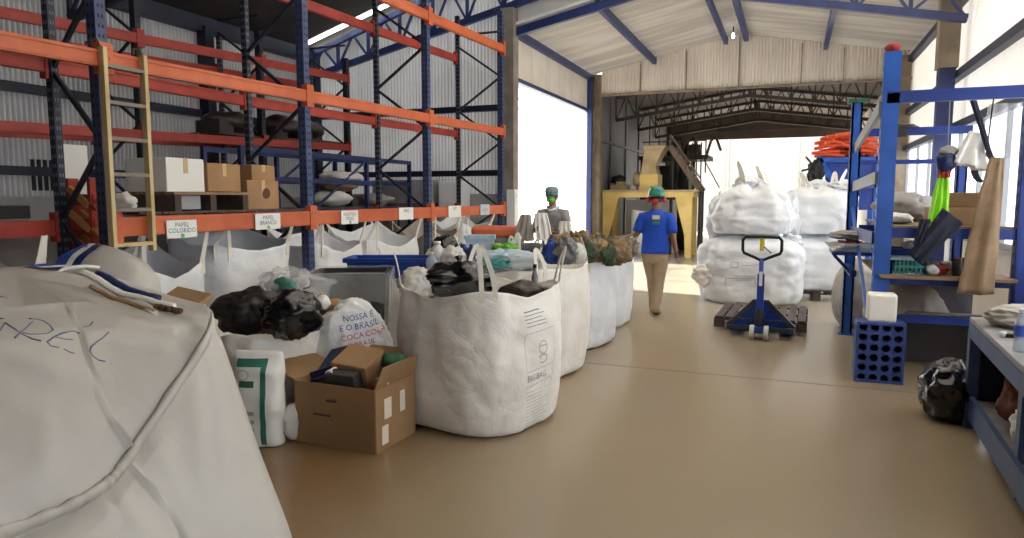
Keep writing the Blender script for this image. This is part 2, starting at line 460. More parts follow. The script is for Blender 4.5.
def hand(w, d, side, curl=.35, size=1.):
    """palm and five fingers from wrist w along direction d; side = thumb side direction"""
    w, d, side = V(w), V(d).normalized(), V(side); side = (side - d*side.dot(d)).normalized(); nrm = d.cross(side).normalized()
    b = skin({'a': (w-d*.01, .026*size, .02*size), 'b': (w+d*.045*size, .038*size, .018*size), 'c': (w+d*.085*size, .036*size, .016*size)}, [('a', 'b'), ('b', 'c')], 'a')
    for i, (off, ln) in enumerate(((.03, .072), (.010, .082), (-.010, .076), (-.029, .06))):
        p0 = w + d*.075*size + side*off*size; dirs = d.copy(); nd = {'0': (p0, .0095*size)}; ed = []; p = p0
        for k, fr in enumerate((.45, .32, .26)):
            a = curl*(k+.6); dv = d*math.cos(a) + nrm*math.sin(a); p = p + dv*ln*fr*size
            nd[str(k+1)] = (p, (.0092-.0007*k)*size); ed.append((str(k), str(k+1)))
        b.add(skin(nd, ed, '0', 1))
    p0 = w + d*.03*size + side*.026*size; p1 = p0 + (d*.5+side*.7+nrm*.25).normalized()*.035*size; p2 = p1 + (d*.85+side*.3+nrm*.3).normalized()*.03*size; p3 = p2+(d+nrm*.4).normalized()*.02*size
    b.add(skin({'0': (p0, .012*size), '1': (p1, .0105*size), '2': (p2, .0095*size), '3': (p3, .008*size)}, [('0', '1'), ('1', '2'), ('2', '3')], '0', 1))
    return b
EXPOSURE = 0.85
SUN = 8
SKY = 4.0

# ================================================================ camera and daylight
cam = bpy.data.cameras.new('camera'); co = bpy.data.objects.new('camera', cam); COL.objects.link(co)
cam.sensor_width = 36; cam.lens = 690/1024*36; cam.clip_start = .05; cam.clip_end = 300
yaw = math.atan(278/690); pit = math.atan(71/690)
co.location = (0, 0, 1.6); co.rotation_euler = (PI/2-pit, 0, yaw)
S.camera = co
w = bpy.data.worlds.new('sky'); S.world = w; w.use_nodes = True
bg = w.node_tree.nodes['Background']; bg.inputs[0].default_value = (.93, .965, 1, 1); bg.inputs[1].default_value = SKY
sl = bpy.data.lights.new('sun', 'SUN'); so = bpy.data.objects.new('sun', sl); COL.objects.link(so)
sl.energy = SUN; sl.angle = math.radians(2.5); sl.color = (1, .95, .86)
so.rotation_euler = V((.74, -.16, -.66)).to_track_quat('-Z', 'Y').to_euler()
S.view_settings.view_transform = 'Standard'; S.view_settings.look = 'None'
S.view_settings.exposure = EXPOSURE; S.view_settings.gamma = 1; S.view_settings.use_curve_mapping = False
S.cycles.max_bounces = 10; S.cycles.diffuse_bounces = 6; S.cycles.transparent_max_bounces = 16; S.cycles.use_denoising = True
S.cycles.sample_clamp_indirect = 8

# ================================================================ the setting
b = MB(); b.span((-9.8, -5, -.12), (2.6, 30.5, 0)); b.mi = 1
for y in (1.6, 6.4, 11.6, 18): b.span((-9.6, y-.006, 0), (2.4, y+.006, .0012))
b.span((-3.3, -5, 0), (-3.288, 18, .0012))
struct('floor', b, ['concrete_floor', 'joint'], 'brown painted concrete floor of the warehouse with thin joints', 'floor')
b = MB(); b.span((-90, -60, -.3), (90, 110, -.13))
struct('ground', b, 'ground_out', 'pale sunlit yard ground outside the big side door', 'ground')

PITCH = .072
def corr(b, org, u, w_, L_, top, bot=0., amp=.02, pitch=PITCH, per=6):
    """corrugated sheet: runs along u for L_, height direction w_; top/bot heights may be functions of the run"""
    org, u, w_ = V(org), V(u).normalized(), V(w_).normalized(); n = u.cross(w_).normalized()
    cols = int(L_/pitch*per); prev = None
    f = lambda g, s: g(s) if callable(g) else g
    for i in range(cols+1):
        s = L_*i/cols; a = max(-.7, min(.7, math.sin(2*PI*i/per+.3)))/.7*amp
        p = org + u*s + n*a
        pair = (b.v(p + w_*f(bot, s)), b.v(p + w_*f(top, s)))
        if prev: b.face([prev[0], pair[0], pair[1], prev[1]], False)
        prev = pair
    return b
HALL = lambda x: 4.69 + .30*(x+9.6) if x < -3.6 else 6.49 - .30*(x+3.6)
NAVE = lambda x: 4.76 + .2*(x+5) if x < -1.3 else 5.5 - .19*(x+1.3)

b = MB(); corr(b, (-9.6, -4.5, 0), (0, 1, 0), (0, 0, 1), 16.95, 4.75, 1.6); b.mi = 1
b.span((-9.72, -4.5, 0), (-9.58, 12.4, 1.62))
struct('wall_left', b, ['galv_dull', 'masonry'], 'grey corrugated sheet wall on a plastered base behind the racks', 'wall')
b = MB(); corr(b, (-9.6, 12.42, 0), (1, 0, 0), (0, 0, 1), 4.62, lambda s: HALL(-9.6+s)-.1, 1.66); b.mi = 1
b.span((-9.6, 12.36, 0), (-5.0, 12.56, 1.68))
struct('wall_end', b, ['galv', 'masonry'], 'corrugated end wall closing the rack aisle, plastered at its foot', 'wall')
b = MB()
for z in (3.31, 2.08): b.span((-9.6, 12.25, z-.055), (-5.05, 12.39, z+.055))
struct('trim_1', b, 'steel_navy', 'two horizontal navy rails across the corrugated end wall', 'rail')
b = MB()
for z in (3.05, 1.96): b.span((-9.58, -4.5, z-.06), (-9.44, 12.36, z+.06))
b.span((-9.56, -4.5, 4.42), (-9.36, 12.36, 4.66))
struct('trim_2', b, 'steel_navy', 'navy rails and eave beam along the left sheet wall', 'rail')
b = MB()
for y in (1.4, 9.3, 12.2): b.span((-9.5, y-.09, 0), (-9.3, y+.09, 4.5))
struct('trim_3', b, 'steel_navy', 'navy wall columns standing along the left sheet wall', 'column')

b = MB(); corr(b, (-3.6, -4.6, 6.52), (0, 1, 0), (6.1, 0, -1.83), 7.6, 6.4, 0, .02, .18)  # out of view, kept opaque to darken the near end
struct('dimming_roof_near', b, 'roof_opaque', 'unseen opaque roof sheeting added to dim the foreground', 'ceiling')
b = MB()
for k in range(4): b.span((-9.52, 6.28+.085*k, 1.70), (-9.49, 6.32+.085*k, 2.12))
b.span((-9.55, 5.9, 1.95), (-9.52, 6.6, 2.02))
struct('window_2', b, 'rubber', 'four black upright bars on the left wall below the rail', 'window')
# wide hall roof (dark left slope, unseen right slope made translucent to light the hall)
b = MB()
def slab(b, y0, y1):
    return b.hexa([(-9.75, y0, HALL(-9.6)-.02), (-3.6, y0, 6.5), (-3.6, y1, 6.5), (-9.75, y1, HALL(-9.6)-.02),
        (-9.75, y0, HALL(-9.6)+.03), (-3.6, y0, 6.55), (-3.6, y1, 6.55), (-9.75, y1, HALL(-9.6)+.03)])
slab(b, -4.5, 11.9); slab(b, 12.1, 12.6)
struct('ceiling', b, 'roof_opaque', 'dark sloping roof over the pallet racks', 'ceiling')
b = MB(); corr(b, (-3.6, 3.0, 6.52), (0, 1, 0), (6.1, 0, -1.83), 9.4, 6.4, 0, .02, .18)
struct('fill_light_roof', b, 'roof_front', 'unseen translucent roof sheeting added to light the front hall', 'ceiling')
def truss(name, y, bot, top, x0, x1, m, label, n=14, s=.07, rid=-3.6):
    b = MB(); xs = [x0+(x1-x0)*i/n for i in range(n+1)]; xs = sorted(set(xs+[rid]))
    for a, c in zip(xs[:-1], xs[1:]):
        b.bar((a, y, bot(a)), (c, y, bot(c)), s*1.1, s*1.3); b.bar((a, y, top(a)), (c, y, top(c)), s*1.1, s*1.2)
    for i, (a, c) in enumerate(zip(xs[:-1], xs[1:])):
        b.bar((a, y, bot(a)), (a, y, top(a)), s*.6, s*.6)
        m_ = (a+c)/2
        b.bar((a, y, bot(a)), (m_, y, top(m_)), s*.45, s*.45); b.bar((m_, y, top(m_)), (c, y, bot(c)), s*.45, s*.45)
    return struct(name, b, m, label, 'truss')
HB = lambda x: 4.35 + .222*(x+8.5) if x < -3.6 else 5.44 - .205*(x+3.6)
truss('trim_4', 12.24, HB, lambda x: HALL(x)-.12, -9.55, 2.3, 'steel_blue', 'blue lattice roof truss over the middle columns', 16, .09)
truss('trim_5', 7.0, HB, lambda x: HALL(x)-.12, -9.55, 2.3, 'steel_navy', 'dark lattice roof truss above the front of the racks', 16, .09)
b = slab(MB(), 11.9, 12.1)
struct('trim_6', b, 'strip_light', 'bright translucent strip in the dark roof near the end wall', 'skylight')
b = MB(); xs = [-5+i*.25 for i in range(26)]
for a, c in zip(xs[:-1], xs[1:]):
    b.hexa([(a, 12.42, NAVE(a)-.02), (c, 12.42, NAVE(c)-.02), (c, 12.46, NAVE(c)-.02), (a, 12.46, NAVE(a)-.02),
            (a, 12.42, max(NAVE(a), HALL(a))), (c, 12.42, max(NAVE(c), HALL(c))), (c, 12.46, max(NAVE(c), HALL(c))), (a, 12.46, max(NAVE(a), HALL(a)))])
struct('wall_over_passage', b, 'galv', 'grey cladding above the passage roof edge', 'wall')
b = MB()
for x0, x1 in ((-5, -1.3), (-1.3, 2.4)): b.bar((x0, 12.36, NAVE(x0)-.1), (x1, 12.36, NAVE(x1)-.1), .1, .15)
b.span((-5.0, 12.4, 4.62), (-4.88, 18, 4.76))
struct('trim_7', b, 'steel_blue', 'blue rafter and eave beam framing the middle bay roof', 'beam')
b = MB(); b.bar((-4.95, 12.33, NAVE(-5)+.06), (-2.6, 12.33, NAVE(-2.6)+.06), .04, .05)
struct('trim_8', b, 'white_paint', 'pale flashing above the blue rafter', 'flashing')

# middle bay: roof, purlins, side door wall, gable
b = MB()
for x0, x1 in ((-5.05, -1.3), (-1.3, 2.45)):
    p, q = V((x0, 12.42, NAVE(x0)+.06)), V((x1, 12.42, NAVE(x1)+.06)); L_ = (q-p).length
    corr(b, p, (0, 1, 0), (q-p), 5.65, L_, 0, .016, .15)
struct('ceiling_middle', b, 'roof_skylight', 'pale ribbed roof sheeting above the middle bay', 'ceiling')
b = MB()
for x, s in ((-3.35, .09), (-1.62, .08), (-1.15, .11), (.6, .09)): b.span((x-s/2, 12.4, NAVE(x)-.12), (x+s/2, 18, NAVE(x)+.03))
struct('trim_9', b, 'steel_blue', 'blue purlins running under the pale ribbed roof', 'beam')
b = MB()
for i in range(6):
    y0, y1 = 12.5+i*.917, 12.5+(i+1)*.917
    b.span((-5.06, y0+.008, 3.9), (-4.98, y1-.008, 4.7))
b.span((-5.04, 12.5, 3.92), (-5.0, 18, 4.7)); b.span((-5.06, 17.62, 0), (-4.98, 18, 4.7))
struct('wall_side_door', b, 'cladding', 'white panels above the big open side door', 'wall')
b = MB(); b.span((-5.08, 12.5, 3.82), (-4.96, 17.65, 3.9)); b.span((-4.97, 17.52, 0), (-4.85, 17.64, 4.66))
struct('door_1', b, 'steel_blue', 'blue post and rail of the big open side door', 'door')
b = MB(); b.span((-5.14, 12.18, 0), (-4.88, 12.44, 5.1))
struct('trim_10', b, 'steel_grey', 'tan column at the end of the pallet rack', 'column')
b = MB(); b.span((-4.985, 12.1, 0), (-4.82, 12.27, 1.76))
struct('trim_11', b, 'white_paint', 'white painted casing at the foot of the tan column', 'column')
b = MB(); b.span((-5.05, 17.85, 0), (-4.72, 18.1, 4.8))
struct('trim_12', b, 'column_tan', 'tan column beside the open side door', 'column')
b = MB(); corr(b, (-4.72, 17.98, 0), (1, 0, 0), (0, 0, 1), 7.1, lambda s: NAVE(-4.72+s)+.09, 4.28, .011, .075); b.mi = 1
b.span((-4.72, 17.93, 4.24), (2.4, 18.02, 4.29))
for x in (-3.7, -2.55, -1.3, .1, 1.0): b.span((x-.012, 17.95, 4.28), (x+.012, 17.97, NAVE(x)-.02))
struct('wall_gable', b, ['gable_sheet', 'column_tan'], 'cream ribbed gable sheeting over the passage to the back shed', 'wall')

# right wall: pale sheets over a bright strip of windows, rails, column
b = MB(); corr(b, (2.42, -3.0, 0), (0, 1, 0), (0, 0, 1), 21.1, 4.95, 2.72, .01, .25); b.mi = 1
b.span((2.4, -4.5, 0), (2.5, -3.0, 4.95)); b.span((2.4, -3.0, 0), (2.5, 18.1, 1.0)); b.span((2.36, 18.0, 0), (2.5, 30.2, 4.75))
struct('wall_right', b, ['wall_sheet', 'cladding'], 'pale translucent sheet wall behind the blue shelving', 'wall')
b = MB()
ys = [-3.0+i*1.3 for i in range(17)]
for y in ys: b.span((2.36, y-.025, 1.0), (2.44, y+.025, 2.72))
b.span((2.36, -3.0, .98), (2.46, 18.05, 1.06)); b.mi = 1
b.span((2.415, -3.0, 1.04), (2.425, 18.0, 2.72))
struct('window_1', b, ['shade_grey', 'window_glass'], 'long strip of bright frosted windows in the right wall', 'window')
b = MB()
for z in (4.66, 3.5, 2.7): b.span((2.28, -4.5, z-.06), (2.4, 18, z+.06))
struct('trim_13', b, 'steel_navy', 'navy rails running along the right wall', 'rail')
b = MB(); b.span((2.02, 12.6, 3.6), (2.3, 12.88, 4.9)); b.mi = 1; b.span((2.05, 12.63, 0), (2.27, 12.85, 3.6))
struct('trim_14', b, ['column_tan', 'steel_blue'], 'tan column with a blue lower half by the right wall', 'column')
b = MB(); b.span((2.1, 17.8, 0), (2.36, 18.06, 4.75))
struct('trim_15', b, 'column_tan', 'tan corner column at the far end of the right wall', 'column')

b = MB(); b.span((-9.8, -4.7, 0), (-2.6, -4.5, 6.6)); b.span((-2.6, -4.7, 0), (2.6, -4.5, 6.6)); struct('dimming_wall_front', b, 'galv_dull', 'unseen front wall added behind the viewer to dim the foreground', 'wall')  # unseen wall added to shut out sky light from behind
# back shed
SH = lambda x: 4.62 + .14*(x+5) if x < -1.2 else 5.15 - .14*(x+1.2)
b = MB()
for i in range(6):
    y0 = 18.1+i*2
    b.span((-5.08, y0+.01, 0), (-5.0, y0+1.99, 4.65)); b.span((-5.04, y0-.03, 0), (-4.96, y0+.03, 4.6))
b.span((-5.0, 18.2, 3.16), (-4.94, 30, 3.24))
struct('wall_shed', b, 'panel_grey', 'grey metal panels on the left side of the back shed', 'wall')
b = MB()
for x0, x1 in ((-5.1, -1.2), (-1.2, 2.5)):
    b.hexa([(x0, 18, SH(x0)), (x1, 18, SH(x1)), (x1, 30.2, SH(x1)), (x0, 30.2, SH(x0)), (x0, 18, SH(x0)+.05), (x1, 18, SH(x1)+.05), (x1, 30.2, SH(x1)+.05), (x0, 30.2, SH(x0)+.05)])
struct('ceiling_shed', b, 'gate_brown', 'dim roof of the back shed', 'ceiling')
for k, y in enumerate((20.6, 23.8, 27)):
    truss('trim_%d' % (16+k), y, lambda x: SH(x)-.72, lambda x: SH(x)-.06, -4.95, 2.3, 'truss_dark', ('first', 'second', 'third')[k]+' dark lattice truss under the back shed roof', 12, .075, -1.2)
b = MB(); xs = [-5+i*.38 for i in range(20)]
for a, c in zip(xs[:-1], xs[1:]):
    b.hexa([(a, 30, 4.0), (c, 30, 4.0), (c, 30.06, 4.0), (a, 30.06, 4.0), (a, 30, SH(a)), (c, 30, SH(c)), (c, 30.06, SH(c)), (a, 30.06, SH(a))])
b.span((-5, 29.9, 0), (-4.1, 30.06, 4.0))
for x in (-3, -1.2, .6): b.span((x-.03, 29.94, 4.0), (x+.03, 30, SH(x)))
b.bar((-5, 29.95, 4.32), (2.3, 29.95, 4.32), .05, .06)
struct('wall_far', b, 'gate_brown', 'brown gable over the open far end of the back shed', 'wall')
b = MB(); b.span((-9, 37, -.13), (7, 37.3, 7)); b.mi = 1; b.span((.35, 36.9, -.13), (.42, 37, 7)); b.span((-3.1, 36.9, 1.9), (-3.02, 37, 7))
struct('wall_neighbour', b, ['out_wall', 'shade_grey'], 'white wall of the building across the yard', 'wall')

# yard outside the side door: mesh fence and canopy frame
t = thing('yard_fence', 'pale wire fence crossing the bright yard outside the door', 'fence', (-12, 30, -.13))
b = MB()
for i in range(8): b.cyl((-19+i*2, 30, -.13), (-19+i*2, 30, 2.0), .03, 8)
b.build('post', 'shade_grey', t)
b = MB(); b.bar((-19, 30, 1.72), (-5, 30, 1.72), .04, .05); b.bar((-19, 30, .3), (-5, 30, .3), .04, .05); b.build('rail', 'shade_grey', t)
t = thing('canopy_frame', 'grey canopy frame above the yard outside the side door', 'canopy', (-5.6, 16.2, 3.6))
b = MB()
p = [(-5.1, 14.0, 4.02), (-6.9, 14.6, 3.86), (-6.9, 16.9, 3.86), (-5.1, 16.9, 4.02)]
for i in range(3): b.bar(p[i], p[i+1], .07, .07)
b.bar((-5.1, 15.4, 4.0), (-6.9, 15.5, 3.86), .05, .05)
b.build('frame', 'shade_grey', t)

t = thing('ceiling_lamp', 'small lit lamp hanging at the roof ridge near the gable', 'lamp', (-1.38, 17.0, 5.2))
b = MB(); b.cyl((-1.38, 17, 5.34), (-1.38, 17, 5.5), .012, 8); b.build('cord', 'rubber', t)
b = MB(); b.lathe([(.0, .04), (.025, .05), (.033, .08), (.022, .12), (.015, .16)], (-1.38, 17, 5.2), 12); b.build('bulb', 'lamp_on', t)

# ================================================================ pallet racks
def rack(name, label, X0, X1, ys, levels, post_top, mats_, drift, back_levels, m_beam_back):
    """one bolted rack: front posts at X0, rear posts at X1, at the given ys"""
    t = thing(name, label, 'pallet rack', (X0-.4, ys[0], 0))
    XR = X1 if isinstance(X1, (list, tuple)) else [X1]*len(ys); X1 = XR[-1]
    for y, X1 in zip(ys, XR):
        for X, fr in ((X0, 1), (X1, 0)):
            b = MB()
            hw = .05 if fr else .034
            b.span((X-hw, y-hw*.9, 0), (X+hw, y+hw*.9, post_top)); b.mi = 1
            z = .12
            while z < post_top-.1:
                g = hw/.05
                b.span((X-.030*g, y-.045*g-.002, z), (X-.014*g, y-.045*g+.001, z+.028)); b.span((X+.014*g, y-.045*g-.002, z), (X+.030*g, y-.045*g+.001, z+.028))
                b.span((X+hw-.001, y-.022*g, z), (X+hw+.002, y-.008*g, z+.028)); b.span((X+hw-.001, y+.010*g, z), (X+hw+.002, y+.024*g, z+.028))
                z += .075
            b.mi = 0; b.span((X-.09, y-.07, 0), (X+.09, y+.07, .012))
            b.build('upright_post', [mats_[0] if fr else mats_[1], 'hole' if fr else 'hole_light'], t)
        zz = [.25, .85, 1.42, 2.03, 2.62, 3.22, 3.8, 4.4]; ph = 1 if 3 < y < 4.2 else 0
        for k, (a, c) in enumerate(zip(zz[:-1], zz[1:])):
            p, q = ((X0, y, a), (X1, y, c)) if (k+ph) % 2 == 0 else ((X1, y, a), (X0, y, c))
            b = MB(); b.bar(p, q, .03, .035); b.build('cross_brace', mats_[1], t)
        for z in (.25, 4.6):
            b = MB(); b.bar((X0, y, z), (X1, y, z), .03, .035); b.build('cross_brace', mats_[1], t)
    for XL, lv, m in (([X0+.055]*len(ys), levels, mats_[2]), ([x-.03 for x in XR], back_levels, m_beam_back)):
        for (z, h) in lv:
            for a, c, X, Xc in zip(ys[:-1], ys[1:], XL[:-1], XL[1:]):
                if X > -5.2 and z < 2 and a < 2: continue      # the first bay has no low front beam
                za, zc = z+drift(z, a), z+drift(z, c)
                b = MB()
                b.hexa([(X-.028, a+.05, za), (X+.028, a+.05, za), (Xc+.028, c-.05, zc), (Xc-.028, c-.05, zc),
                        (X-.028, a+.05, za+h), (X+.028, a+.05, za+h), (Xc+.028, c-.05, zc+h), (Xc-.028, c-.05, zc+h)])
                b.bar((X+.03, a+.06, za+h*.84), (Xc+.03, c-.06, zc+h*.84), .012, h*.1); b.bar((X+.03, a+.06, za+h*.14), (Xc+.03, c-.06, zc+h*.14), .012, h*.1)
                o = b.build('beam', m, t)
                for y, zz_, X in ((a, za, X), (c, zc, Xc)):
                    s = 1 if y == a else -1
                    d = MB(); d.span((X-.035, y+s*.0, zz_-.05), (X+.04, y+s*.058, zz_+h+.06))
                    for q in (-.02, .06, .13): d.span((X+.04, y+s*.02, zz_+q), (X+.044, y+s*.034, zz_+q+.016))
                    d.build('beam_connector', m, o)
    return t
dr = lambda z, y: (.018*(y-6.5) if 2 < z < 3 else (.03*(y-9.5) if z > 3.5 else .003*(y-6)))
rack('pallet_rack', 'tall front pallet rack with blue posts and bright orange beams', -5.0, (-5.44, -5.53, -5.78, -5.84, -5.87), (1.15, 3.87, 6.3, 9.06, 11.86),
     ((1.30, .155), (2.645, .125), (4.14, .14)), 4.95, ('rack_blue', 'rack_navy', 'rack_orange'), dr,
     ((1.30, .13), (2.645, .115), (4.05, .125)), 'rack_red')
dr2 = lambda z, y: (.045*(y-8.5) if z > 3 else (.03*(y-8.5) if z > 2 else .01*(y-8.5)))
rack('pallet_rack', 'rear pallet rack against the left wall with dull red beams', -8.3, -9.15, (1.9, 4.5, 7.0, 9.35, 11.77),
     ((1.18, .15), (2.44, .125), (3.74, .13)), 4.35, ('rack_navy', 'rack_navy', 'rack_red'), dr2,
     ((1.18, .13), (2.44, .12), (3.66, .12)), 'rack_red')

# hanging name plates on the front beam
def plate(y0, y1, z0, z1, lines, label, green):
    t = thing('rack_sign', label, 'sign', (-4.9, (y0+y1)/2, z0), group='white signs on the rack beam')
    b = MB(); b.span((-4.905, y0, z0), (-4.895, y1, z1)); b.build('plate', 'sign_white', t, .002)
    n = len(lines); H = z1-z0
    for i, s in enumerate(lines):
        tb = text_mb(s, min(H*.36, (y1-y0)*1.45/max(4.2, len(s))), .2)
        zc = z1 - H*(.27+.32*i); M = Matrix(((0, 0, 1, -4.8935), (1, 0, 0, (y0+y1)/2), (0, 1, 0, zc), (0, 0, 0, 1)))
        tb.bm.transform(M); o = tb.build('lettering', 'sign_ink', t); 
    if green:
        b = MB(); yc = (y0+y1)/2
        for k in range(3):
            a = PI/2+k*2*PI/3; r = H*.1
            p = V((-4.892, yc+math.cos(a)*r, z0+H*.13+math.sin(a)*r)); q = V((-4.892, yc+math.cos(a+1.6)*r, z0+H*.13+math.sin(a+1.6)*r))
            b.bar(p, q, .004, H*.08)
        b.build('recycling_mark', 'sign_green', t)
    b = MB()
    for y in (y0+.03, y1-.03): b.tube([(-4.90, y, z1-.01), (-4.90, y, z1+.03), (-4.945, y, z1+.05)], .002, 5)
    b.build('hook', 'wire', t)
plate(4.33, 4.65, 1.255, 1.41, ('PAPEL', 'COLORIDO'), 'white sign reading PAPEL COLORIDO on the rack beam beside the ladder', True)
plate(5.38, 5.74, 1.285, 1.445, ('PAPEL', 'BRANCO'), 'white sign reading PAPEL BRANCO above the plain hanging sack', True)
plate(6.79, 7.13, 1.29, 1.45, ('PLASTICO', 'MOLE'), 'white sign reading PLASTICO with a green mark, right of the middle post', True)
plate(8.08, 8.46, 1.305, 1.47, ('PEAD',), 'small white sign with one short word, left of the third orange rack post', False)
plate(9.54, 9.97, 1.30, 1.48, ('PET',), 'white square sign reading PET, right of the third rack post', False)
t = thing('rack_sign', 'pale bluish sign, last one before the tan column', 'sign', (-4.9, 10.9, 1.31), group='white signs on the rack beam')
b = MB(); b.span((-4.905, 10.72, 1.31), (-4.895, 11.1, 1.49)); b.build('plate', 'plastic_blue_clear', t)
b = MB(); b.span((-4.896, 10.80, 1.37), (-4.893, 11.02, 1.42)); b.build('faded_print', 'print_grey', t)

# ladder hooked on the front rack
t = thing('ladder', 'pale yellow ladder standing against the front rack beams', 'ladder', (-4.8, 3.98, 1.2))
for y in (3.80, 4.155):
    b = MB(); b.bar((-4.86, y-.005, 1.17), (-4.885, y+.02, 2.74), .035, .06, (1, 0, 0)); b.build('rail', 'ladder_yellow', t, .004)
for i in range(6):
    s = (i+.12)/5.35; x = -4.86-.025*s; z = 1.2+1.47*s
    b = MB(); b.bar((x, 3.80+.02*s, z), (x, 4.15+.03*s, z), .05, .028, (0, 0, 1)); b.build('rung', 'ladder_yellow' if i == 0 else 'ladder_rung', t)
for y in (3.82, 4.19):
    b = MB(); b.tube([(-4.875, y, 2.70), (-4.93, y, 2.80), (-5.0, y, 2.80), (-5.0, y, 2.76)], .009, 6); b.build('hook', 'ladder_rung', t)

# goods on the first rack level: decking boards rest on beams (top of beam about 1.46)
ZD = 1.465
def deck_board(y0, y1, label):
    b = MB()
    for k in range(5): b.span((-5.02-.17*k-.07, y0, ZD), (-5.02-.17*k+.07, y1, ZD+.02))
    b.span((-5.1, y0+.0, ZD-.0), (-5.04, y0+.08, ZD+.02))
    return solo('shelf_boards', b, 'wood_dark', label, 'board')
deck_board(4.35, 6.2, 'dark boards under the cartons on the rack shelf')
def carton(c, s, rz, m, label, hole=False, group=None):
    t = thing('cardboard_box', label, 'box', (c[0], c[1], c[2]), rz, group)
    b = MB(); b.box((0, 0, s[2]/2), s); b.build('body', m, t, .006, local=True)
    b = MB(); b.span((-s[0]/2-.001, -.025, s[2]*.55), (s[0]/2+.002, .025, s[2]+.002)); b.build('tape', 'tape', t, local=True)
    b = MB()
    for q in (-.004, .004): b.span((-s[0]/2, q-.001+.0, s[2]), (s[0]/2, q+.001, s[2]+.0015))
    b.build('flap_seam', 'cardboard_dark', t, local=True)
    if hole:
        b = MB(); b.lathe([(.055, 0), (.055, .003)], (s[0]/2, .04, s[2]*.55), 16, 'X'); b.build('hand_hole', 'cardboard_dark', t, local=True)
    return t
SD = ZD+.02
t = thing('pallet', 'thin grey wooden pallet on the rack beneath the white box', 'pallet', (-5.4, 5.0, SD))
b = MB()
for k in range(5): b.span((-5.78+k*.17, 4.5, SD+.145), (-5.66+k*.17, 5.42, SD+.17))
b.build('deck_slats', 'board', t)
for y in (4.55, 4.95, 5.36):
    b = MB(); b.span((-5.78, y-.035, SD+.0), (-4.99, y+.035, SD+.145)); b.build('bearer', 'wood_dark', t)
t2 = carton((-5.32, 4.72, SD+.17), (.5, .42, .30), 0, 'paper_white', 'plain white box on the pallet on the rack shelf')
carton((-5.36, 5.22, SD+.175), (.5, .42, .27), 0, 'cardboard_dim', 'brown carton on the rack right of the white box, taped on top')
carton((-5.3, 5.68, SD), (.5, .46, .295), 0, 'cardboard_dim', 'larger brown carton with a hand hole low on the rack shelf', True)
carton((-5.34, 5.76, SD+.296), (.44, .36, .16), .05, 'cardboard_dim', 'small carton resting on the carton with the hand hole')
solo('grey_carton', MB().box((-5.05, 4.68, SD+.075), (.06, .3, .13), 0), 'shade_grey', 'small pale grey case tucked beneath the thin pallet', 'box', bevel=.01)
b = MB()
for k in range(3): b.blob((-5.22-.1*k, 4.20+.05*k, SD+.08), (.13, .09, .08), k+2, .3, 3, SD, crease=.3)
solo('rag_bundle', b, 'cloth_white', 'crumpled white rags on the shelf seen through the ladder', 'cloth')
deck_board(4.12, 4.33, 'short dark boards under the white rags behind the ladder')
# red wooden pallets on edge
def red_crate(y, h, label):
    t = thing('red_pallet', label, 'pallet', (-5.3, y, 0), group='red wooden pallets on edge')
    for x in (-5.27, -5.52):
        b = MB(); b.bar((x, y, 0), (x, y, h), .09, .035, (1, 0, 0)); b.build('edge_board', 'wood_red', t)
    for k in range(int((h-.1)/.2)):
        z = .12+.2*k; m = ('wood_yellow', 'wood_red')[k % 2]
        b = MB(); b.bar((-5.22, y-.05, z), (-5.22, y+.06, z+.09), .035, .06); b.build('slat', m, t)
        b = MB(); b.span((-5.54, y-.03, z+.02), (-5.24, y+.03, z+.11)); b.build('cross_board', 'wood_red', t)
        b = MB(); b.bar((-5.50, y-.045, z+.16), (-5.28, y-.045, z+.02), .03, .05); b.build('diagonal_slat', 'wood_yellow', t)
red_crate(3.97, 1.76, 'tall red wooden pallet on edge left of the first blue post')
red_crate(4.06, 1.58, 'shorter red wooden pallet with slanted slats, next to the blue post')
solo('white_sheet', MB().box((-5.68, 4.08, 1.72), (.03, .3, .66)), 'paper_white', 'white sheet panel standing behind the red pallets', 'panel')
solo('dark_case', MB().box((-5.57, 3.42, 1.492), (.16, .36, .10)), 'rubber', 'flat dark case on the rear beam left of the back post', 'case', bevel=.01)

# blue steel shelving behind the rack aisle
t = thing('blue_shelving', 'low blue steel shelf frame behind the middle of the rack', 'shelf', (-7.1, 9.4, 0))
for y in (7.3, 8.75, 10.25, 11.7):
    for x in (-6.85, -7.5):
        b = MB(); b.span((x-.03, y-.03, 0), (x+.03, y+.03, 2.3)); b.build('post', 'steel_blue', t)
for z in (1.40, 1.86, 2.27):
    for x in (-6.85, -7.5):
        b = MB(); b.span((x-.025, 7.3, z-.035), (x+.025, 11.7, z+.035)); b.build('rail', 'steel_blue', t)
b = MB()
for k in range(4): b.span((-7.45+k*.15, 7.3, 1.43), (-7.33+k*.15, 11.7, 1.45))
b.build('deck', 'wood_dark', t)
for (a, c) in ((7.3, 8.75), (8.75, 10.25)):
    b = MB(); b.bar((-6.84, a, 1.4), (-6.84, c, 2.25), .03, .03); b.build('diagonal', 'steel_blue', t)
for k, (y, x, z, s, m, l) in enumerate(((9.6, -7.1, 1.45, (.3, .42, .14), 'cloth_white', 'folded pale cloth sack lowest on the blue shelf'), (9.75, -7.1, 1.70, (.28, .38, .10), 'board', 'tan folded sack between the pale ones on the blue shelf'),
                                     (9.9, -7.1, 1.86, (.3, .46, .1), 'cloth_white', 'pale sack topmost on the blue shelf'), (10.9, -7.1, 1.45, (.3, .4, .12), 'cloth_grey', 'grey bundle at the far end of the blue shelf'))):
    solo('folded_sack', MB().blob((x, y, z+s[2]), s, k+11, .25, 3, z+.002, crease=.25), m, l, 'sack')
t = thing('wire_cabinet', 'grey metal cabinet at the foot of the end wall', 'cabinet', (-7.1, 12.0, 0))
b = MB(); b.span((-7.7, 11.75, 0), (-6.5, 12.3, 1.5)); b.build('body', 'panel_grey', t)
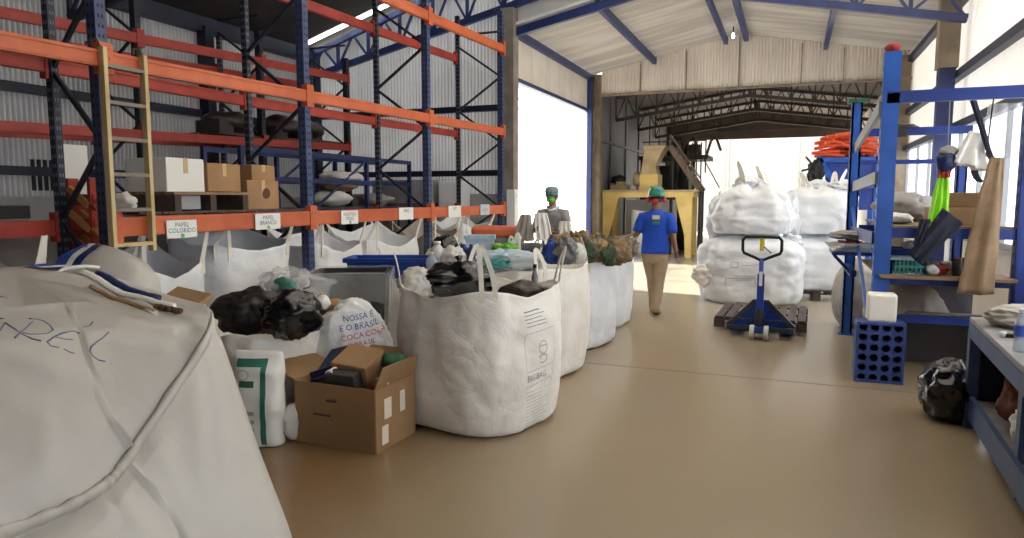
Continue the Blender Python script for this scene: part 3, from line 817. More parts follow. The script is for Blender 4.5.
b = MB(); b.span((-7.7, 11.73, 1.5), (-6.45, 12.3, 1.95)); b.build('upper_case', 'masonry', t)
for x in (-7.4, -6.85):
    b = MB(); b.span((x-.24, 11.715, .1), (x+.24, 11.75, 1.4)); o = b.build('door', 'galv_dull', t)
    b = MB(); b.cyl((x+.18, 11.70, .7), (x+.18, 11.70, .9), .012, 6); b.build('handle', 'rubber', o)
t = thing('locker', 'narrow pale locker in the corner beside the third rack post', 'cabinet', (-6.1, 12.0, 0))
b = MB(); b.span((-6.3, 11.85, 0), (-5.85, 12.32, 1.92)); b.build('body', 'white_paint', t, .01)
b = MB(); b.span((-6.28, 11.83, .08), (-5.87, 11.85, 1.86)); o = b.build('door', 'white_paint', t)
b = MB(); b.cyl((-5.92, 11.81, 1.0), (-5.92, 11.81, 1.12), .01, 6); b.build('handle', 'rubber', o)

# dark loose goods on the rear rack
for k, (y, z, s, l) in enumerate(((8.0, 1.36, (.35, .5, .22), 'dark wrapped bundle on the lowest rear rack level'), (9.0, 2.6, (.35, .45, .2), 'dark crate stack on the rear rack near the middle post'),
                                  (10.3, 2.62, (.38, .5, .22), 'dark machine part on the rear rack behind the blue shelf'), (11.0, 2.66, (.35, .35, .2), 'dark drum shaped bundle at the far end of the rear rack'))):
    bb = MB()
    for q in range(4): bb.span((-9.1+q*.22, y-.62, z), (-8.94+q*.22, y+.62, z+.03))
    solo('rack_boards', bb, 'wood_dark', ('dark boards on the lowest rear rack level', 'dark boards on the second rear rack level near its middle post', 'dark boards on the second rear rack level behind the blue shelf', 'dark boards at the far end of the second rear rack level')[k], 'board')
    solo('dark_bundle', MB().blob((-8.7, y, z+.03+s[2]), s, 30+k, .25, 3, z+.032, crease=.2).box((-8.68, y-.3, z+.14), (.5, .3, .2)), 'bag_brown', l, 'bundle')

# ================================================================ sacks and heaps on the left
def gp(px, D, z=0.):
    """world point at distance D along the bearing px (survey of the photograph)"""
    r = (px-512)/690*D
    return V((r*math.cos(yaw)-D*math.sin(yaw), r*math.sin(yaw)+D*math.cos(yaw), z))

def big_bag(name, label, c, w, d, h, seed, rz=0., m='fabric', loops=((1, 1), (1, -1), (-1, 1), (-1, -1)), loop_h=.17, group='open woven sacks in the front rows', hang=None, **k):
    t = thing(name, label, 'sack', c, rz, group)
    bb = bag(c, w, d, h, seed, rz, **k)
    bvh = bvh_of(bb); rim = bb.rim; R = bb.M
    n = len(rim)
    def rim_at(ang):
        return rim[int(round(ang/(2*PI)*n)) % n]
    o = bb.build('sack_body', m, t)
    for sx, sy in loops:
        a = math.atan2(sy, sx)
        dl = .26 if hang else .125
        p, q = rim_at(a-dl), rim_at(a+dl)
        b = MB()
        if hang:
            top = p.lerp(q, .5); top = V((hang[0] if R.col[0][0]*sx > 0 else hang[1], top.y, hang[2]))
            for e in (p, q):
                b.band([e+V((0, 0, -.14)), e, e.lerp(top, .5)+V((0, 0, -.01)), top], .045, .006, V((1, 0, 0)))
            b.build('lifting_loop', 'strap', t)
        else:
            rr = random.Random(seed*13+sx*3+sy)
            strap_arc(b, p, q, loop_h*rr.uniform(.5, .8), .032, .006, (rr.uniform(-.07, .07), rr.uniform(-.07, .07), 0)).build('lifting_loop', 'strap', t)
    return t, bvh

# sacks hung under the front rack
HG = 'sacks hanging under the rack beam'
for (lab, y0, y1, h, pk, sg, m, seed) in (
    ('grey slack sack hanging under the rack at the left edge', 2.35, 3.42, 1.06, .12, .05, 'fabric_grey', 21),
    ('slack open sack under the PAPEL COLORIDO sign', 4.10, 4.90, 1.03, .13, .05, 'fabric_cool', 22),
    ('taut white sack under the PAPEL BRANCO sign', 5.02, 6.1, 1.17, .08, .02, 'fabric_cool', 23),
    ('white sack hanging under the PLASTICO sign, right of the middle post', 6.46, 7.48, 1.06, .14, .03, 'fabric_cool', 24),
    ('white sack hanging left of the third rack post', 7.58, 8.92, 1.05, .14, .03, 'fabric_cool', 25),
    ('sagging grey sack under the PET sign', 9.2, 10.2, 1.16, .12, .16, 'fabric_grey', 26),
    ('last white sack under the rack, next to the tan column', 10.3, 11.6, 1.2, .12, .1, 'fabric_cool', 27)):
    big_bag('hanging_sack', lab, (-5.40, (y0+y1)/2, .01), .80, y1-y0, h, seed, 0, m, group=HG, hang=(-4.97, -5.83, 1.33),
            bulge=.01, wr=.024, peak=pk, sag=sg, tilt=.09, fill=.55, nexp=5, taper=.03, N=84, M=28)

# front row along the aisle
t1, bv1 = big_bag('woven_sack', 'nearest full white sack with printed text, black refuse inside', (-2.08, 4.54, .0), 1.02, 1.02, .97, 1, -.26, 'fabric', bulge=.075, wr=.024, peak=.05, sag=.03, fill=.88, nexp=2.9, taper=.03, N=168, M=60, loop_h=.36)
nrm = V((math.cos(-.26), math.sin(-.26), 0)); uu = V((-nrm.y, nrm.x, 0)); cc = V((-2.08, 4.54, 0))
def on1(b, du, z, name, m): wrap(b, bv1, cc+uu*du+V((0, 0, z)), uu, (0, 0, 1)); return b.build(name, m, t1)
rr = random.Random(3); b = MB()
for k, y in enumerate((.05, .025, 0., -.025, -.05)): strokes(b, [[(-.16+.02*(k > 2), y), (-.16+rr.uniform(.14, .3), y+.006)]], .008 if k == 0 else .005)
on1(b, -.02, .79, 'small_print', 'print_dark')
b = MB(); strokes(b, [[(-.17, -.13), (-.17, .13), (.15, .15), (.15, -.11), (-.17, -.13)]], .004)
strokes(b, [[(-.17, -.24), (.15, -.2), (.15, -.12)]], .003)
on1(b, 0, .56, 'print_frame', 'print_grey')
b = MB(); strokes(b, [[(math.cos(a*PI/8)*.042, math.sin(a*PI/8)*.045) for a in range(17)]], .007)
strokes(b, [[(-.04, .01), (.04, .012)], [(-.03, -.085), (-.036, -.06), (.0, -.05), (.036, -.06), (.036, -.1), (0, -.112), (-.03, -.1)]], .008)
on1(b, .0, .585, 'print_emblem', 'print_grey')
on1(text_mb('BIG', .062), -.12, .385, 'lettering', 'print_dark'); on1(text_mb('BAG', .062), -.0, .385, 'lettering', 'print_dark')
b = MB()
for k in range(9): strokes(b, [[(-.15, -.024*k), (-.15+rr.uniform(.18, .29), -.024*k+.004)]], .004)
strokes(b, [[(-.17, .075), (-.17, .03), (.02, .035), (.02, .08), (-.17, .075)], [(.05, .08), (.14, .085), (.14, .03), (.05, .03), (.05, .08)]], .003)
on1(b, 0, .26, 'fine_print', 'print_grey')
big_bag('woven_sack', 'second full white sack in the aisle row, blue and grey refuse on top', (-2.26, 5.98, 0), 1.0, 1.05, 1.0, 2, -.2, 'fabric', bulge=.04, wr=.026, peak=.04, sag=.03, fill=.9, loop_h=.32)
big_bag('woven_sack', 'third white sack in the aisle row, heaped with brown material', (-2.3, 7.32, 0), 1.02, 1.05, .96, 3, -.12, 'fabric_cool', bulge=.03, wr=.026, peak=.09, sag=.03, fill=.9, loop_h=.16)
big_bag('woven_sack', 'farthest bluish white sack of the aisle row beside the man in blue', (-2.34, 8.55, 0), .98, 1.0, .99, 4, -.05, 'fabric_cool', bulge=.02, wr=.018, peak=.05, sag=.02, fill=.9, loop_h=.1)
# second row, behind
big_bag('woven_sack', 'low slumped white sack with black refuse bags, behind the carton', (-3.72, 4.16, 0), 1.15, 1.02, .66, 5, -.3, 'fabric', bulge=.06, wr=.035, peak=.04, sag=.05, fill=.78, loops=())
for k, (y, x) in enumerate(((6.55, -3.5), (7.85, -3.5), (9.1, -3.5))):
    big_bag('woven_sack', ('sack full of clear plastic behind the nearest printed sack', 'sack behind the second aisle sack, light blue plastic on top', 'sack full of mixed plastic at the feet of the grey worker')[k],
            (x, y, 0), 1.0, 1.05, .9, 6+k, -.1, 'fabric', bulge=.04, wr=.022, fill=.92, loop_h=.2, N=84, M=28)

def lump(name, px, yt, yb, D, wpx, m, label, cat='bag', seed=1, amp=.2, crease=.22, dpt=1., sub=4, group=None, knot=False, freq=1.6, rest=None):
    """crumpled soft object of surveyed bearing px, height span yt..yb, distance D and width"""
    zt = 1.6-(yt-198)/690*D; zb = rest if rest is not None else 1.6-(yb-198)/690*D; w_ = wpx/690*D/2
    c = gp(px, D, (zt+zb)/2); h = (zt-zb)/2
    R = Matrix.Rotation(yaw, 3, 'Z')
    b = MB().blob(c, (w_, w_*dpt, h*1.1), seed, amp, sub, zb, freq, crease, M=R)
    if knot:
        p = c+V((0, 0, h*.85))
        b.tube([p, p+V((.01, 0, .03)), p+V((.0, .01, .06))], [.03, .015, .035], 7)
    return solo(name, b, m, label, cat, group)
BL = 'black refuse bags'
lump('refuse_bag', 458, 262, 299, 5.1, 74, 'bag_black', 'black refuse bag bulging from the nearest printed sack', seed=1, dpt=.8, knot=True, crease=.3, amp=.3)
lump('refuse_bag', 524, 282, 303, 4.98, 50, 'bag_brown', 'flat dark brown bag in the right side of the nearest sack', seed=2, dpt=.7)
lump('clear_bag', 418, 268, 301, 5.0, 40, 'plastic_milky', 'milky plastic bag in the left corner of the nearest sack', seed=3, dpt=.9, crease=.45, amp=.3)
t = thing('bottle', 'small dark bottle upright at the right rim of the nearest sack', 'bottle', gp(535, 5.0, .93))
p = gp(535, 5.0, .93); b = MB().lathe([(.02, 0), (.025, .02), (.025, .1), (.012, .14), (.012, .17)], p, 12); b.build('body', 'plastic_grey', t)
b = MB().lathe([(.014, .165), (.014, .19)], p, 10); b.build('cap', 'rubber', t)
lump('refuse_bag', 249, 290, 334, 4.95, 70, 'bag_matt', 'dull black refuse bag, left one on the low slumped sack', seed=4, dpt=.9, crease=.34, amp=.28)
lump('refuse_bag', 288, 293, 340, 4.72, 62, 'bag_black', 'shiny black refuse bag, right one on the low slumped sack', seed=5, dpt=.9, knot=False, crease=.36, amp=.3)
lump('clear_bag', 292, 270, 312, 5.5, 74, 'plastic_clear', 'clear bag of bottles with green inside, behind the shiny black bag', seed=6, dpt=.8, crease=.5, amp=.3, freq=2.2)
lump('green_bottle', 282, 278, 296, 5.35, 26, 'green_print', 'crushed green plastic inside the clear bag of bottles', 'bottle', 7, dpt=.6, sub=3)
for k, (px, yt) in enumerate(((300, 276), (310, 288), (296, 292), (316, 298), (272, 280), (306, 296))):
    lump('crushed_bottle', px, yt, yt+12, 5.5, 17, 'plastic_milky', 'crushed clear bottle inside the bag with green plastic', 'bottle', 50+k, sub=3, group='crushed bottles in the clear bag')
lump('crushed_bottle', 321, 296, 310, 4.95, 15, 'plastic_white', 'small white bottle between the shiny black bag and the lettered bag', 'bottle', 61, sub=3)
lump('paper_lump', 332, 300, 312, 5.2, 26, 'cardboard_dim', 'tan crumpled paper under the grey bin', 'paper', 62, sub=3)

# lettered white bag
t = thing('lettered_bag', 'white plastic bag lettered in blue and red, behind the carton', 'bag', gp(350, 5.12, 0))
c = gp(350, 5.12, .40); R_ = Matrix.Rotation(yaw, 3, 'Z')
b = MB().blob(c, (.335, .27, .43), 9, .12, 5, .0, 1.3, .12, 3.5, M=R_); bv = bvh_of(b); b.build('bag_body', 'fabric_cool', t)
vd = V((-c.x, -c.y, 0)).normalized(); u_ = V((-vd.y, vd.x, 0))
def on2(tx, du, z, size, name, m, rot=.06):
    tb = text_mb(tx, size); tb.bm.transform(Matrix.Rotation(rot, 4, 'Z'))
    wrap(tb, bv, V((c.x, c.y, 0))+u_*du+V((0, 0, z)), u_, (0, 0, 1)).build(name, m, t)
on2('NOSSA É', .045, .735, .056, 'blue_lettering', 'blue_print', .1); on2('E O BRASIL', .05, .675, .058, 'blue_lettering', 'blue_print', .1)
on2('COCA', .0, .605, .056, 'red_lettering', 'red_print', .16); on2('COLA', .165, .63, .056, 'red_lettering', 'red_print', .16); on2('BRASIL', .09, .56, .05, 'red_lettering', 'red_print', .16)
b = MB(); q = gp(340, 5.08, .775)
b.blob(q, (.05, .04, .05), 3, .3, 3); b.blob(q+V((.12, .02, .0)), (.05, .04, .035), 5, .3, 3); b.build('tied_top', 'fabric_cool', t)

# grey tub lined with clear film
t = thing('plastic_tub', 'grey plastic tub wrapped in clear film, left of the blue tub', 'tub', gp(352, 6.0, 0), yaw+.1)
def tub(t, w_, d_, h, th, m, rimw=.03, ribs=0):
    b = MB(); k = .86
    o = [(-w_/2, -d_/2), (w_/2, -d_/2), (w_/2, d_/2), (-w_/2, d_/2)]
    R = [[V((x*k, y*k, 0)) for x, y in o], [V((x, y, h)) for x, y in o], [V((x*(1-2*th/w_), y*(1-2*th/d_), h)) for x, y in o], [V((x*k*(1-2*th/w_), y*k*(1-2*th/d_), .03)) for x, y in o]]
    b.rings(R, True, True, True, sm=False); b.build('tub_body', m, t, .008, local=True)
    b = MB()
    for i in range(4):
        x0, y0 = o[i]; x1, y1 = o[(i+1) % 4]; b.bar((x0*1.01, y0*1.01, h-.02), (x1*1.01, y1*1.01, h-.02), rimw, .04)
    b.build('tub_rim', m, t, local=True)
tub(t, .60, .5, .97, .02, 'bin_grey')
b = MB().blob((0, 0, .8), (.25, .2, .12), 12, .3, 3); b.build('film_content', 'bag_brown', t, local=True)
b = MB()
def fl(u, v):
    a = u*2*PI; r = 1.04+.03*math.sin(a*9)
    return V((max(-.33, min(.33, .46*math.cos(a)))*r, max(-.28, min(.28, .4*math.sin(a)))*r, .985-.28*v-.03*math.sin(a*7)*v))
b.grid(fl, 72, 5); b.build('film_skirt', 'film_thin', t, local=True)
t = thing('plastic_tub', 'long blue plastic tub behind the nearest sack', 'tub', gp(391, 6.6, .85), yaw)
tub(t, .80, .42, .19, .02, 'plastic_blue')
big_bag('woven_sack', 'white sack under the long blue tub', gp(391, 6.6, 0), .86, .56, .84, 15, yaw, 'fabric', loops=(), bulge=.04, wr=.022, fill=.985, peak=.0, sag=.0, N=84, M=28)
# loose pieces on the second row
def bottle(px, yb, D, h, r, m, label, capm='plastic_blue', tilt=(0, 0), cat='bottle'):
    z = 1.6-(yb-198)/690*D; p = gp(px, D, z)
    t = thing('bottle', label, cat, p); t.rotation_euler = (tilt[0], tilt[1], 0)
    b = MB().lathe([(r*.85, 0), (r, h*.04), (r, h*.3), (r*.93, h*.34), (r, h*.38), (r, h*.62), (r*.8, h*.74), (r*.36, h*.88), (r*.36, h*.92)], (0, 0, 0), 16)
    b.build('body', m, t, local=True)
    b = MB().lathe([(r*.42, h*.92), (r*.42, h)], (0, 0, 0), 12); b.build('cap', capm, t, local=True)
    return t
bottle(437, 272, 6.7, .30, .085, 'plastic_milky', 'big clear water jug standing right of the blue tub', 'plastic_white')
bottle(431, 276, 6.3, .22, .05, 'bottle_water', 'clear bottle in front of the big water jug', 'plastic_white')
lump('refuse_bag', 447, 236, 262, 7.6, 34, 'bag_black', 'black bag behind the clear water jug', seed=14)
lump('clear_bag', 452, 247, 270, 6.7, 28, 'plastic_milky', 'crumpled clear bag just right of the water jug', seed=15, crease=.35)
bottle(464, 259, 7.0, .17, .04, 'plastic_blue', 'small blue bottle among the clear plastic', 'plastic_white')
bottle(471, 262, 6.95, .18, .045, 'plastic_navy', 'dark navy bottle next to the small blue bottle', 'rubber')
t = thing('plastic_tub', 'pale grey tub on the heap left of the green plastic', 'tub', gp(480, 7.5, .98), yaw)
tub(t, .32, .25, .22, .012, 'plastic_blue_clear', .015)
lump('clear_bag', 508, 250, 270, 6.6, 72, 'plastic_blue_clear', 'light blue clear bag lying under the green plastic', seed=16, dpt=.6, crease=.5, amp=.3, freq=2)
lump('blue_film', 492, 258, 268, 6.4, 34, 'plastic_teal', 'patch of teal film on the light blue clear bag', 'film', 18, dpt=.5, amp=.4, crease=.6, freq=2.4)
lump('green_plastic', 506, 243, 256, 6.75, 28, 'plastic_green', 'bright green crumpled plastic on the heap', 'plastic', 17, dpt=.6, amp=.5, freq=2, crease=.6)
bottle(500, 254, 7.3, .30, .035, 'plastic_white', 'white slim bottle leaning right above the green plastic', 'plastic_white', (0, .9))
t = thing('plastic_tub', 'grey box half open behind the loops of the second aisle sack', 'box', gp(525, 7.2, .98), yaw-.2)
tub(t, .32, .24, .15, .015, 'plastic_grey', .02)
lump('clear_bag', 530, 256, 270, 6.7, 34, 'plastic_milky', 'milky film bag at the left rim of the second aisle sack', seed=19, dpt=.6)
lump('blue_film', 553, 240, 264, 6.15, 22, 'plastic_blue', 'crumpled blue film in the second aisle sack', 'film', 20, dpt=.7, amp=.4, crease=.5, freq=2.2)
lump('refuse_bag', 566, 238, 264, 6.1, 24, 'plastic_grey', 'dark grey shiny bag in the second aisle sack', seed=21, crease=.55, amp=.4, freq=2.2)
lump('white_film', 577, 243, 264, 6.25, 20, 'plastic_milky', 'white film folded over the right rim of the second aisle sack', 'film', 22, sub=3)
# sorting table with red top
t = thing('sorting_table', 'narrow table with a thick red top behind the heap', 'table', gp(498, 10.6, 0), yaw)
b = MB(); b.box((0, 0, 1.09), (.80, .42, .17)); b.build('table_top', 'rack_orange', t, .05, local=True)
b = MB(); b.box((.47, 0, 1.09), (.13, .4, .14)); b.build('end_block', 'cardboard_dark', t, .02, local=True)
b = MB(); b.box((0, 0, .93), (.80, .40, .15)); b.build('apron', 'plastic_grey', t, local=True)
for x in (-.33, .33):
    for y in (-.16, .16):
        b = MB(); b.box((x, y, .44), (.05, .05, .88)); b.build('leg', 'steel_grey', t, local=True)
# brown heap in and behind the third sack
hr = random.Random(11)
for k in range(30):
    px = 558+hr.random()*68; D = 7.0+hr.random()*1.9
    top = 227+abs(px-592)*.16+hr.random()*10+(8.9-D)*5
    s = 18+hr.random()*12
    lump('brown_sack', px, top, top+20+hr.random()*6, D, s, ('burlap', 'burlap_grey', 'burlap')[k % 3], 'crumpled brown sacking in the heap above the third aisle sack', 'sacking', 70+k, .5, .55, .8, 4, 'brown sacking heap', freq=2.0)
for k, (px, yt, D) in enumerate(((600, 236, 7.5), (609, 246, 7.0), (588, 243, 7.0))):
    lump('green_net', px, yt, yt+20, D, 15, 'net_green', 'dark green netting, %s' % ('upper piece in the brown heap', 'piece at the right rim under the brown heap', 'small piece on the left in the brown heap')[k], 'net', 95+k, .5, .6, .6, 4, freq=2.4)

# ---------------------------------------------------------------- cement sack, carton
t = thing('paper_sack', 'upright white paper sack with a green stripe, beside the carton', 'sack', (-3.17, 3.46, 0), .36)
b = MB()
def ps(u, v):
    a = u*2*PI; e = .55
    x = math.copysign(abs(math.cos(a))**e, math.cos(a))*.155; y = math.copysign(abs(math.sin(a))**.8, math.sin(a))*(.085*(1-.75*max(0, v-.8)/.2))
    k = 1+.04*math.sin(v*PI)-.05*(v > .97)
    n = noise.noise(V((x*7, y*7, v*5)))*.018 + noise.noise(V((x*16, y*16, v*11)))*.008
    return V((x*k+.03*noise.noise(V((1, 2, v*3))), y*k+n-.02*math.sin(v*5), v*.61+.012*noise.noise(V((x*9, 3, 1)))*v))
g = b.grid(ps, 56, 30); b.face([r[0] for r in g[:-1]]); b.face([r[-1] for r in g[:-1]])
bv3 = bvh_of(b); b.build('sack_body', 'paper_white', t, local=True)
def on3(b, name, m, off=.003): wrap(b, bv3, (0, 0, 0), (1, 0, 0), (0, 0, 1), off); return b.build(name, m, t, local=True)
def patch(b, x0, x1, z0, z1):
    nx = max(1, int((x1-x0)/.015)); nz = max(1, int((z1-z0)/.015))
    b.grid(lambda u, v: V((x0+(x1-x0)*u, z0+(z1-z0)*v, 0)), nx, nz, True); return b
b = MB(); patch(b, -.125, .075, .52, .57); patch(b, .04, .075, .02, .52); on3(b, 'green_stripe', 'green_print')
b = MB(); patch(b, -.10, .0, .395, .435); on3(b, 'green_block', 'green_dark')
b = MB()
for k in range(4): patch(b, -.12, .0, .05+.055*k, .05+.055*k+.025)
on3(b, 'grey_print', 'print_grey')
b = MB(); strokes(b, [[(-.08+.04*math.cos(a*PI/8), .47+.03*math.sin(a*PI/8)) for a in range(17)]], .006); on3(b, 'round_mark', 'print_grey')
lump('clear_bag', 286, 408, 432, 4.45, 20, 'plastic_milky', 'small clear bag on the floor between paper sack and carton', seed=23, sub=3, rest=0)

t = thing('carton', 'open brown carton full of mixed waste on the floor', 'box', (-2.66, 3.80, 0), -.03)
W, Dp, Hh = .63, .46, .41
b = MB(); th = .008
for (x, y, sx, sy) in ((0, -Dp/2, W, th), (0, Dp/2, W, th), (-W/2, 0, th, Dp), (W/2, 0, th, Dp)): b.box((x, y, Hh/2), (sx, sy, Hh))
b.box((0, 0, .005), (W, Dp, .008)); b.build('body', 'cardboard', t, local=True)
def flap(p0, p1, out, L_, name='flap'):
    p0, p1, o = V(p0), V(p1), V(out).normalized()*L_; ins = (p1-p0)*.04
    b = MB(); n = (p1-p0).cross(o)
    b.poly([p0, p1, p1+o-ins, p0+o+ins], .006, n); return b.build(name, 'cardboard', t, local=True)
flap((-W/2, -Dp/2, Hh), (-W/2, Dp/2, Hh), (-1, 0, .35), .24)
flap((W/2, Dp/2, Hh), (W/2, -Dp/2, Hh), (.34, .0, 1), .15)
flap((-W/2, Dp/2, Hh), (W/2, Dp/2, Hh), (0, .7, .6), .2)
flap((-W/2, -Dp/2, Hh), (W/2, -Dp/2, Hh), (0, -.04, -1), .18)
b = MB()
for y0, y1, z0, z1 in ((-.14, -.06, .20, .33), (.04, .10, .20, .34), (-.17, -.1, .04, .16)): b.span((W/2+.004, y0, z0), (W/2+.007, y1, z1))
b.build('shipping_label', 'label_white', t, local=True)
b = MB(); b.span((-.16, -Dp/2-.012, .2), (-.02, -Dp/2-.010, .215)); b.span((-.05, -Dp/2-.018, .3), (.03, -Dp/2-.016, .315)); b.build('tear_mark', 'cardboard_dark', t, local=True)
def incarton(x, y, z): return base_matrix(t) @ V((x, y, z))
p = incarton(-.2, .02, .48)
solo('blue_folder', MB().box(p, (.24, .3, .02), M=Matrix.Rotation(.6, 3, 'X') @ Matrix.Rotation(-.35, 3, 'Y')).box(p+V((-.02, .03, -.05)), (.2, .26, .06), M=Matrix.Rotation(-.35, 3, 'Y')), 'plastic_navy', 'dark blue folded crate lid on the left in the carton', 'lid', bevel=.005)
p = incarton(.03, .0, .49)
solo('brown_box', MB().box(p, (.26, .24, .16), M=Matrix.Rotation(.35, 3, 'X') @ Matrix.Rotation(.1, 3, 'Y')), 'cardboard_dim', 'small closed brown box lying in the open carton', 'box', bevel=.008)
p = incarton(.02, -.14, .435)
solo('navy_box', MB().box(p, (.22, .12, .11), M=Matrix.Rotation(.25, 3, 'X')), 'panel_dark', 'dark navy packet in front of the small brown box', 'packet', bevel=.008)
p = incarton(-.10, -.16, .45)
solo('white_cup', MB().lathe([(.028, 0), (.036, .07), (.033, .07), (.026, .005)], p, 14, M=Matrix.Rotation(1.2, 3, 'Y')), 'plastic_white', 'white plastic cup lying between the lid and the navy packet', 'cup')
p = incarton(.22, .12, .5)
solo('green_bag', MB().blob(p, (.09, .08, .07), 31, .3, 3), 'green_dark', 'dark green crumpled bag in the back corner of the carton', 'bag')
for k in range(6):
    p = incarton(.25+.02*(k % 2), -.13+.045*k, .41+.012*(k % 3))
    solo('waste_scrap', MB().blob(p, (.045, .04, .04), 32+k, .35, 3), ('rust', 'cloth_white', 'cardboard_dark')[k % 3], ('reddish', 'white', 'dark brown')[k % 3]+(' scrap of waste at the front right edge inside the carton' if k < 3 else ' scrap of waste at the back right edge inside the carton'), 'scrap')

# ---------------------------------------------------------------- big slumped sack in the foreground
ringsF = [
 [(-2.0,1.40,1.29),(-2.03,1.62,1.27),(-2.15,1.70,1.33),(-2.35,1.60,1.37),(-2.40,1.30,1.37),(-2.35,1.05,1.36),(-2.2,.98,1.345),(-2.08,1.05,1.32),(-2.02,1.15,1.31),(-2.0,1.26,1.30)],
 [(-1.83,1.32,1.215),(-1.90,1.66,1.24),(-2.12,1.76,1.29),(-2.50,1.64,1.34),(-2.56,1.2,1.35),(-2.45,.8,1.32),(-2.2,.75,1.28),(-1.96,.85,1.22),(-1.87,1.0,1.205),(-1.84,1.15,1.215)],
 [(-1.725,1.29,1.06),(-1.80,1.70,1.222),(-2.12,1.82,1.25),(-2.65,1.74,1.30),(-2.80,1.2,1.30),(-2.65,.65,1.24),(-2.2,.60,1.14),(-1.83,.70,1.03),(-1.74,.98,1.02),(-1.72,1.15,1.04)],
 [(-1.655,1.313,.915),(-1.752,1.705,1.205),(-2.13,1.86,1.21),(-2.75,1.80,1.22),(-2.95,1.2,1.2),(-2.8,.55,1.1),(-2.2,.5,.97),(-1.73,.6,.87),(-1.665,.975,.835),(-1.638,1.186,.855)],
 [(-1.672,1.318,.885),(-1.757,1.715,1.165),(-2.13,1.87,1.17),(-2.76,1.81,1.18),(-2.96,1.2,1.15),(-2.81,.54,1.06),(-2.2,.48,.93),(-1.74,.59,.83),(-1.68,.975,.80),(-1.655,1.188,.82)],
 [(-1.64,1.32,.85),(-1.735,1.735,1.10),(-2.15,1.90,1.1),(-2.8,1.85,1.1),(-3.0,1.2,1.08),(-2.85,.5,1.0),(-2.2,.42,.86),(-1.69,.55,.77),(-1.63,.97,.76),(-1.61,1.19,.78)],
 [(-1.56,1.37,.69),(-1.605,1.745,.76),(-2.15,1.95,.75),(-2.86,1.9,.75),(-3.05,1.2,.75),(-2.9,.45,.7),(-2.2,.35,.64),(-1.61,.5,.58),(-1.54,.97,.6),(-1.535,1.2,.64)],
 [(-1.47,1.40,.42),(-1.45,1.72,.46),(-2.15,2.0,.44),(-2.9,1.95,.44),(-3.1,1.2,.44),(-2.95,.4,.42),(-2.2,.3,.4),(-1.52,.45,.36),(-1.46,.97,.38),(-1.46,1.2,.40)],
 [(-1.45,1.40,.10),(-1.41,1.74,.10),(-2.15,2.02,.10),(-2.9,1.97,.1),(-3.1,1.2,.1),(-2.95,.4,.1),(-2.2,.3,.1),(-1.5,.45,.1),(-1.44,.97,.10),(-1.44,1.2,.1)],
 [(-1.55,1.40,.0),(-1.52,1.65,.0),(-2.15,1.9,.0),(-2.8,1.85,.0),(-3.0,1.2,.0),(-2.85,.5,.0),(-2.2,.4,.0),(-1.6,.55,.0),(-1.55,.97,.0),(-1.55,1.2,.0)]]
def catm(p0, p1, p2, p3, t):
    return .5*((2*p1)+(p2-p0)*t+(2*p0-5*p1+4*p2-p3)*t*t+(3*p1-p0-3*p2+p3)*t*t*t)
def dens(rg, na, nr):
    A = []
    for r in rg:
        r = [V(p) for p in r]; n = len(r); row = []
        for i in range(n):
            for k in range(na): row.append(catm(r[i-1], r[i], r[(i+1) % n], r[(i+2) % n], k/na))
        A.append(row)
    out = []
    for i in range(len(A)-1):
        for k in range(nr):
            f = k/nr; a, b_, c_, d_ = A[max(0, i-1)], A[i], A[i+1], A[min(len(A)-1, i+2)]
            row = [catm(a[j], b_[j], c_[j], d_[j], f) for j in range(len(b_))]
            if i in (3, 4): row = [b_[j].lerp(c_[j], f) for j in range(len(b_))]
            out.append(row)
    out.append(A[-1]); return out
DR = dens(ringsF, 30, 14)
cF = V((-2.2, 1.25, 0))
RIDGES = [[V(p) for p in sg] for sg in (
[(-2.04, 1.578, 1.279), (-1.952, 1.645, 1.252), (-1.785, 1.671, 1.212)] ,
[(-1.994, 1.45, 1.28), (-1.875, 1.489, 1.235), (-1.783, 1.57, 1.19)] ,
[(-1.828, 1.354, 1.211), (-1.751, 1.502, 1.15)] ,
[(-1.719, 1.125, 1.032), (-1.676, 1.083, 0.924)] ,
[(-1.845, 1.108, 1.212), (-1.77, 1.206, 1.139), (-1.748, 1.301, 1.101)] ,
[(-1.726, 1.653, 1.179), (-1.683, 1.631, 1.042), (-1.602, 1.593, 0.853)] ,
[(-1.704, 1.609, 1.141), (-1.664, 1.546, 0.986), (-1.592, 1.482, 0.8)] ,
[(-1.662, 1.063, 0.872), (-1.641, 1.162, 0.855), (-1.616, 1.202, 0.788)] ,
[(-1.681, 1.394, 0.938), (-1.604, 1.403, 0.798), (-1.541, 1.388, 0.643)] ,
[(-2.039, 1.235, 1.317), (-1.992, 1.313, 1.294), (-2.013, 1.418, 1.293)] ,
[(-1.621, 1.242, 0.803), (-1.558, 1.274, 0.695)] ,
)]
for ri, row in enumerate(DR):
    for j, p in enumerate(row):
        if p.z < .03: continue
        d = V((p.x-cF.x, p.y-cF.y, .25)).normalized()
        s = .5+.5*min(1, ri/42)
        # drapery: long creases fan out from the gathered corner, plus soft dents
        gx, gy = p.x+1.78, p.y-1.70; ang = math.atan2(p.z-1.2, gx*.6-gy); rad = math.sqrt(gx*gx+gy*gy+(p.z-1.2)**2)
        k = .016*noise.noise(p*3.1)+.008*noise.noise(p*7)+.006*(abs(noise.noise(p*4.2+V((3, 1, 7))))-.25)
        k += .018*min(1, rad*2.5)*math.exp(-rad*1.2)*math.sin(ang*9+2*noise.noise(p*2))
        k += .012*(abs(noise.noise(p*5.5+V((9, 4, 2))))-.2) + .005*noise.noise(p*15)
    if p.x < -2.3: p.z -= .05*min(1, (-2.3-p.x)/.35)*min(1, max(0, p.z-.9)/.3)
    p += d*k*s*1.9
NR, NA = len(DR), len(DR[0]); OFF = []
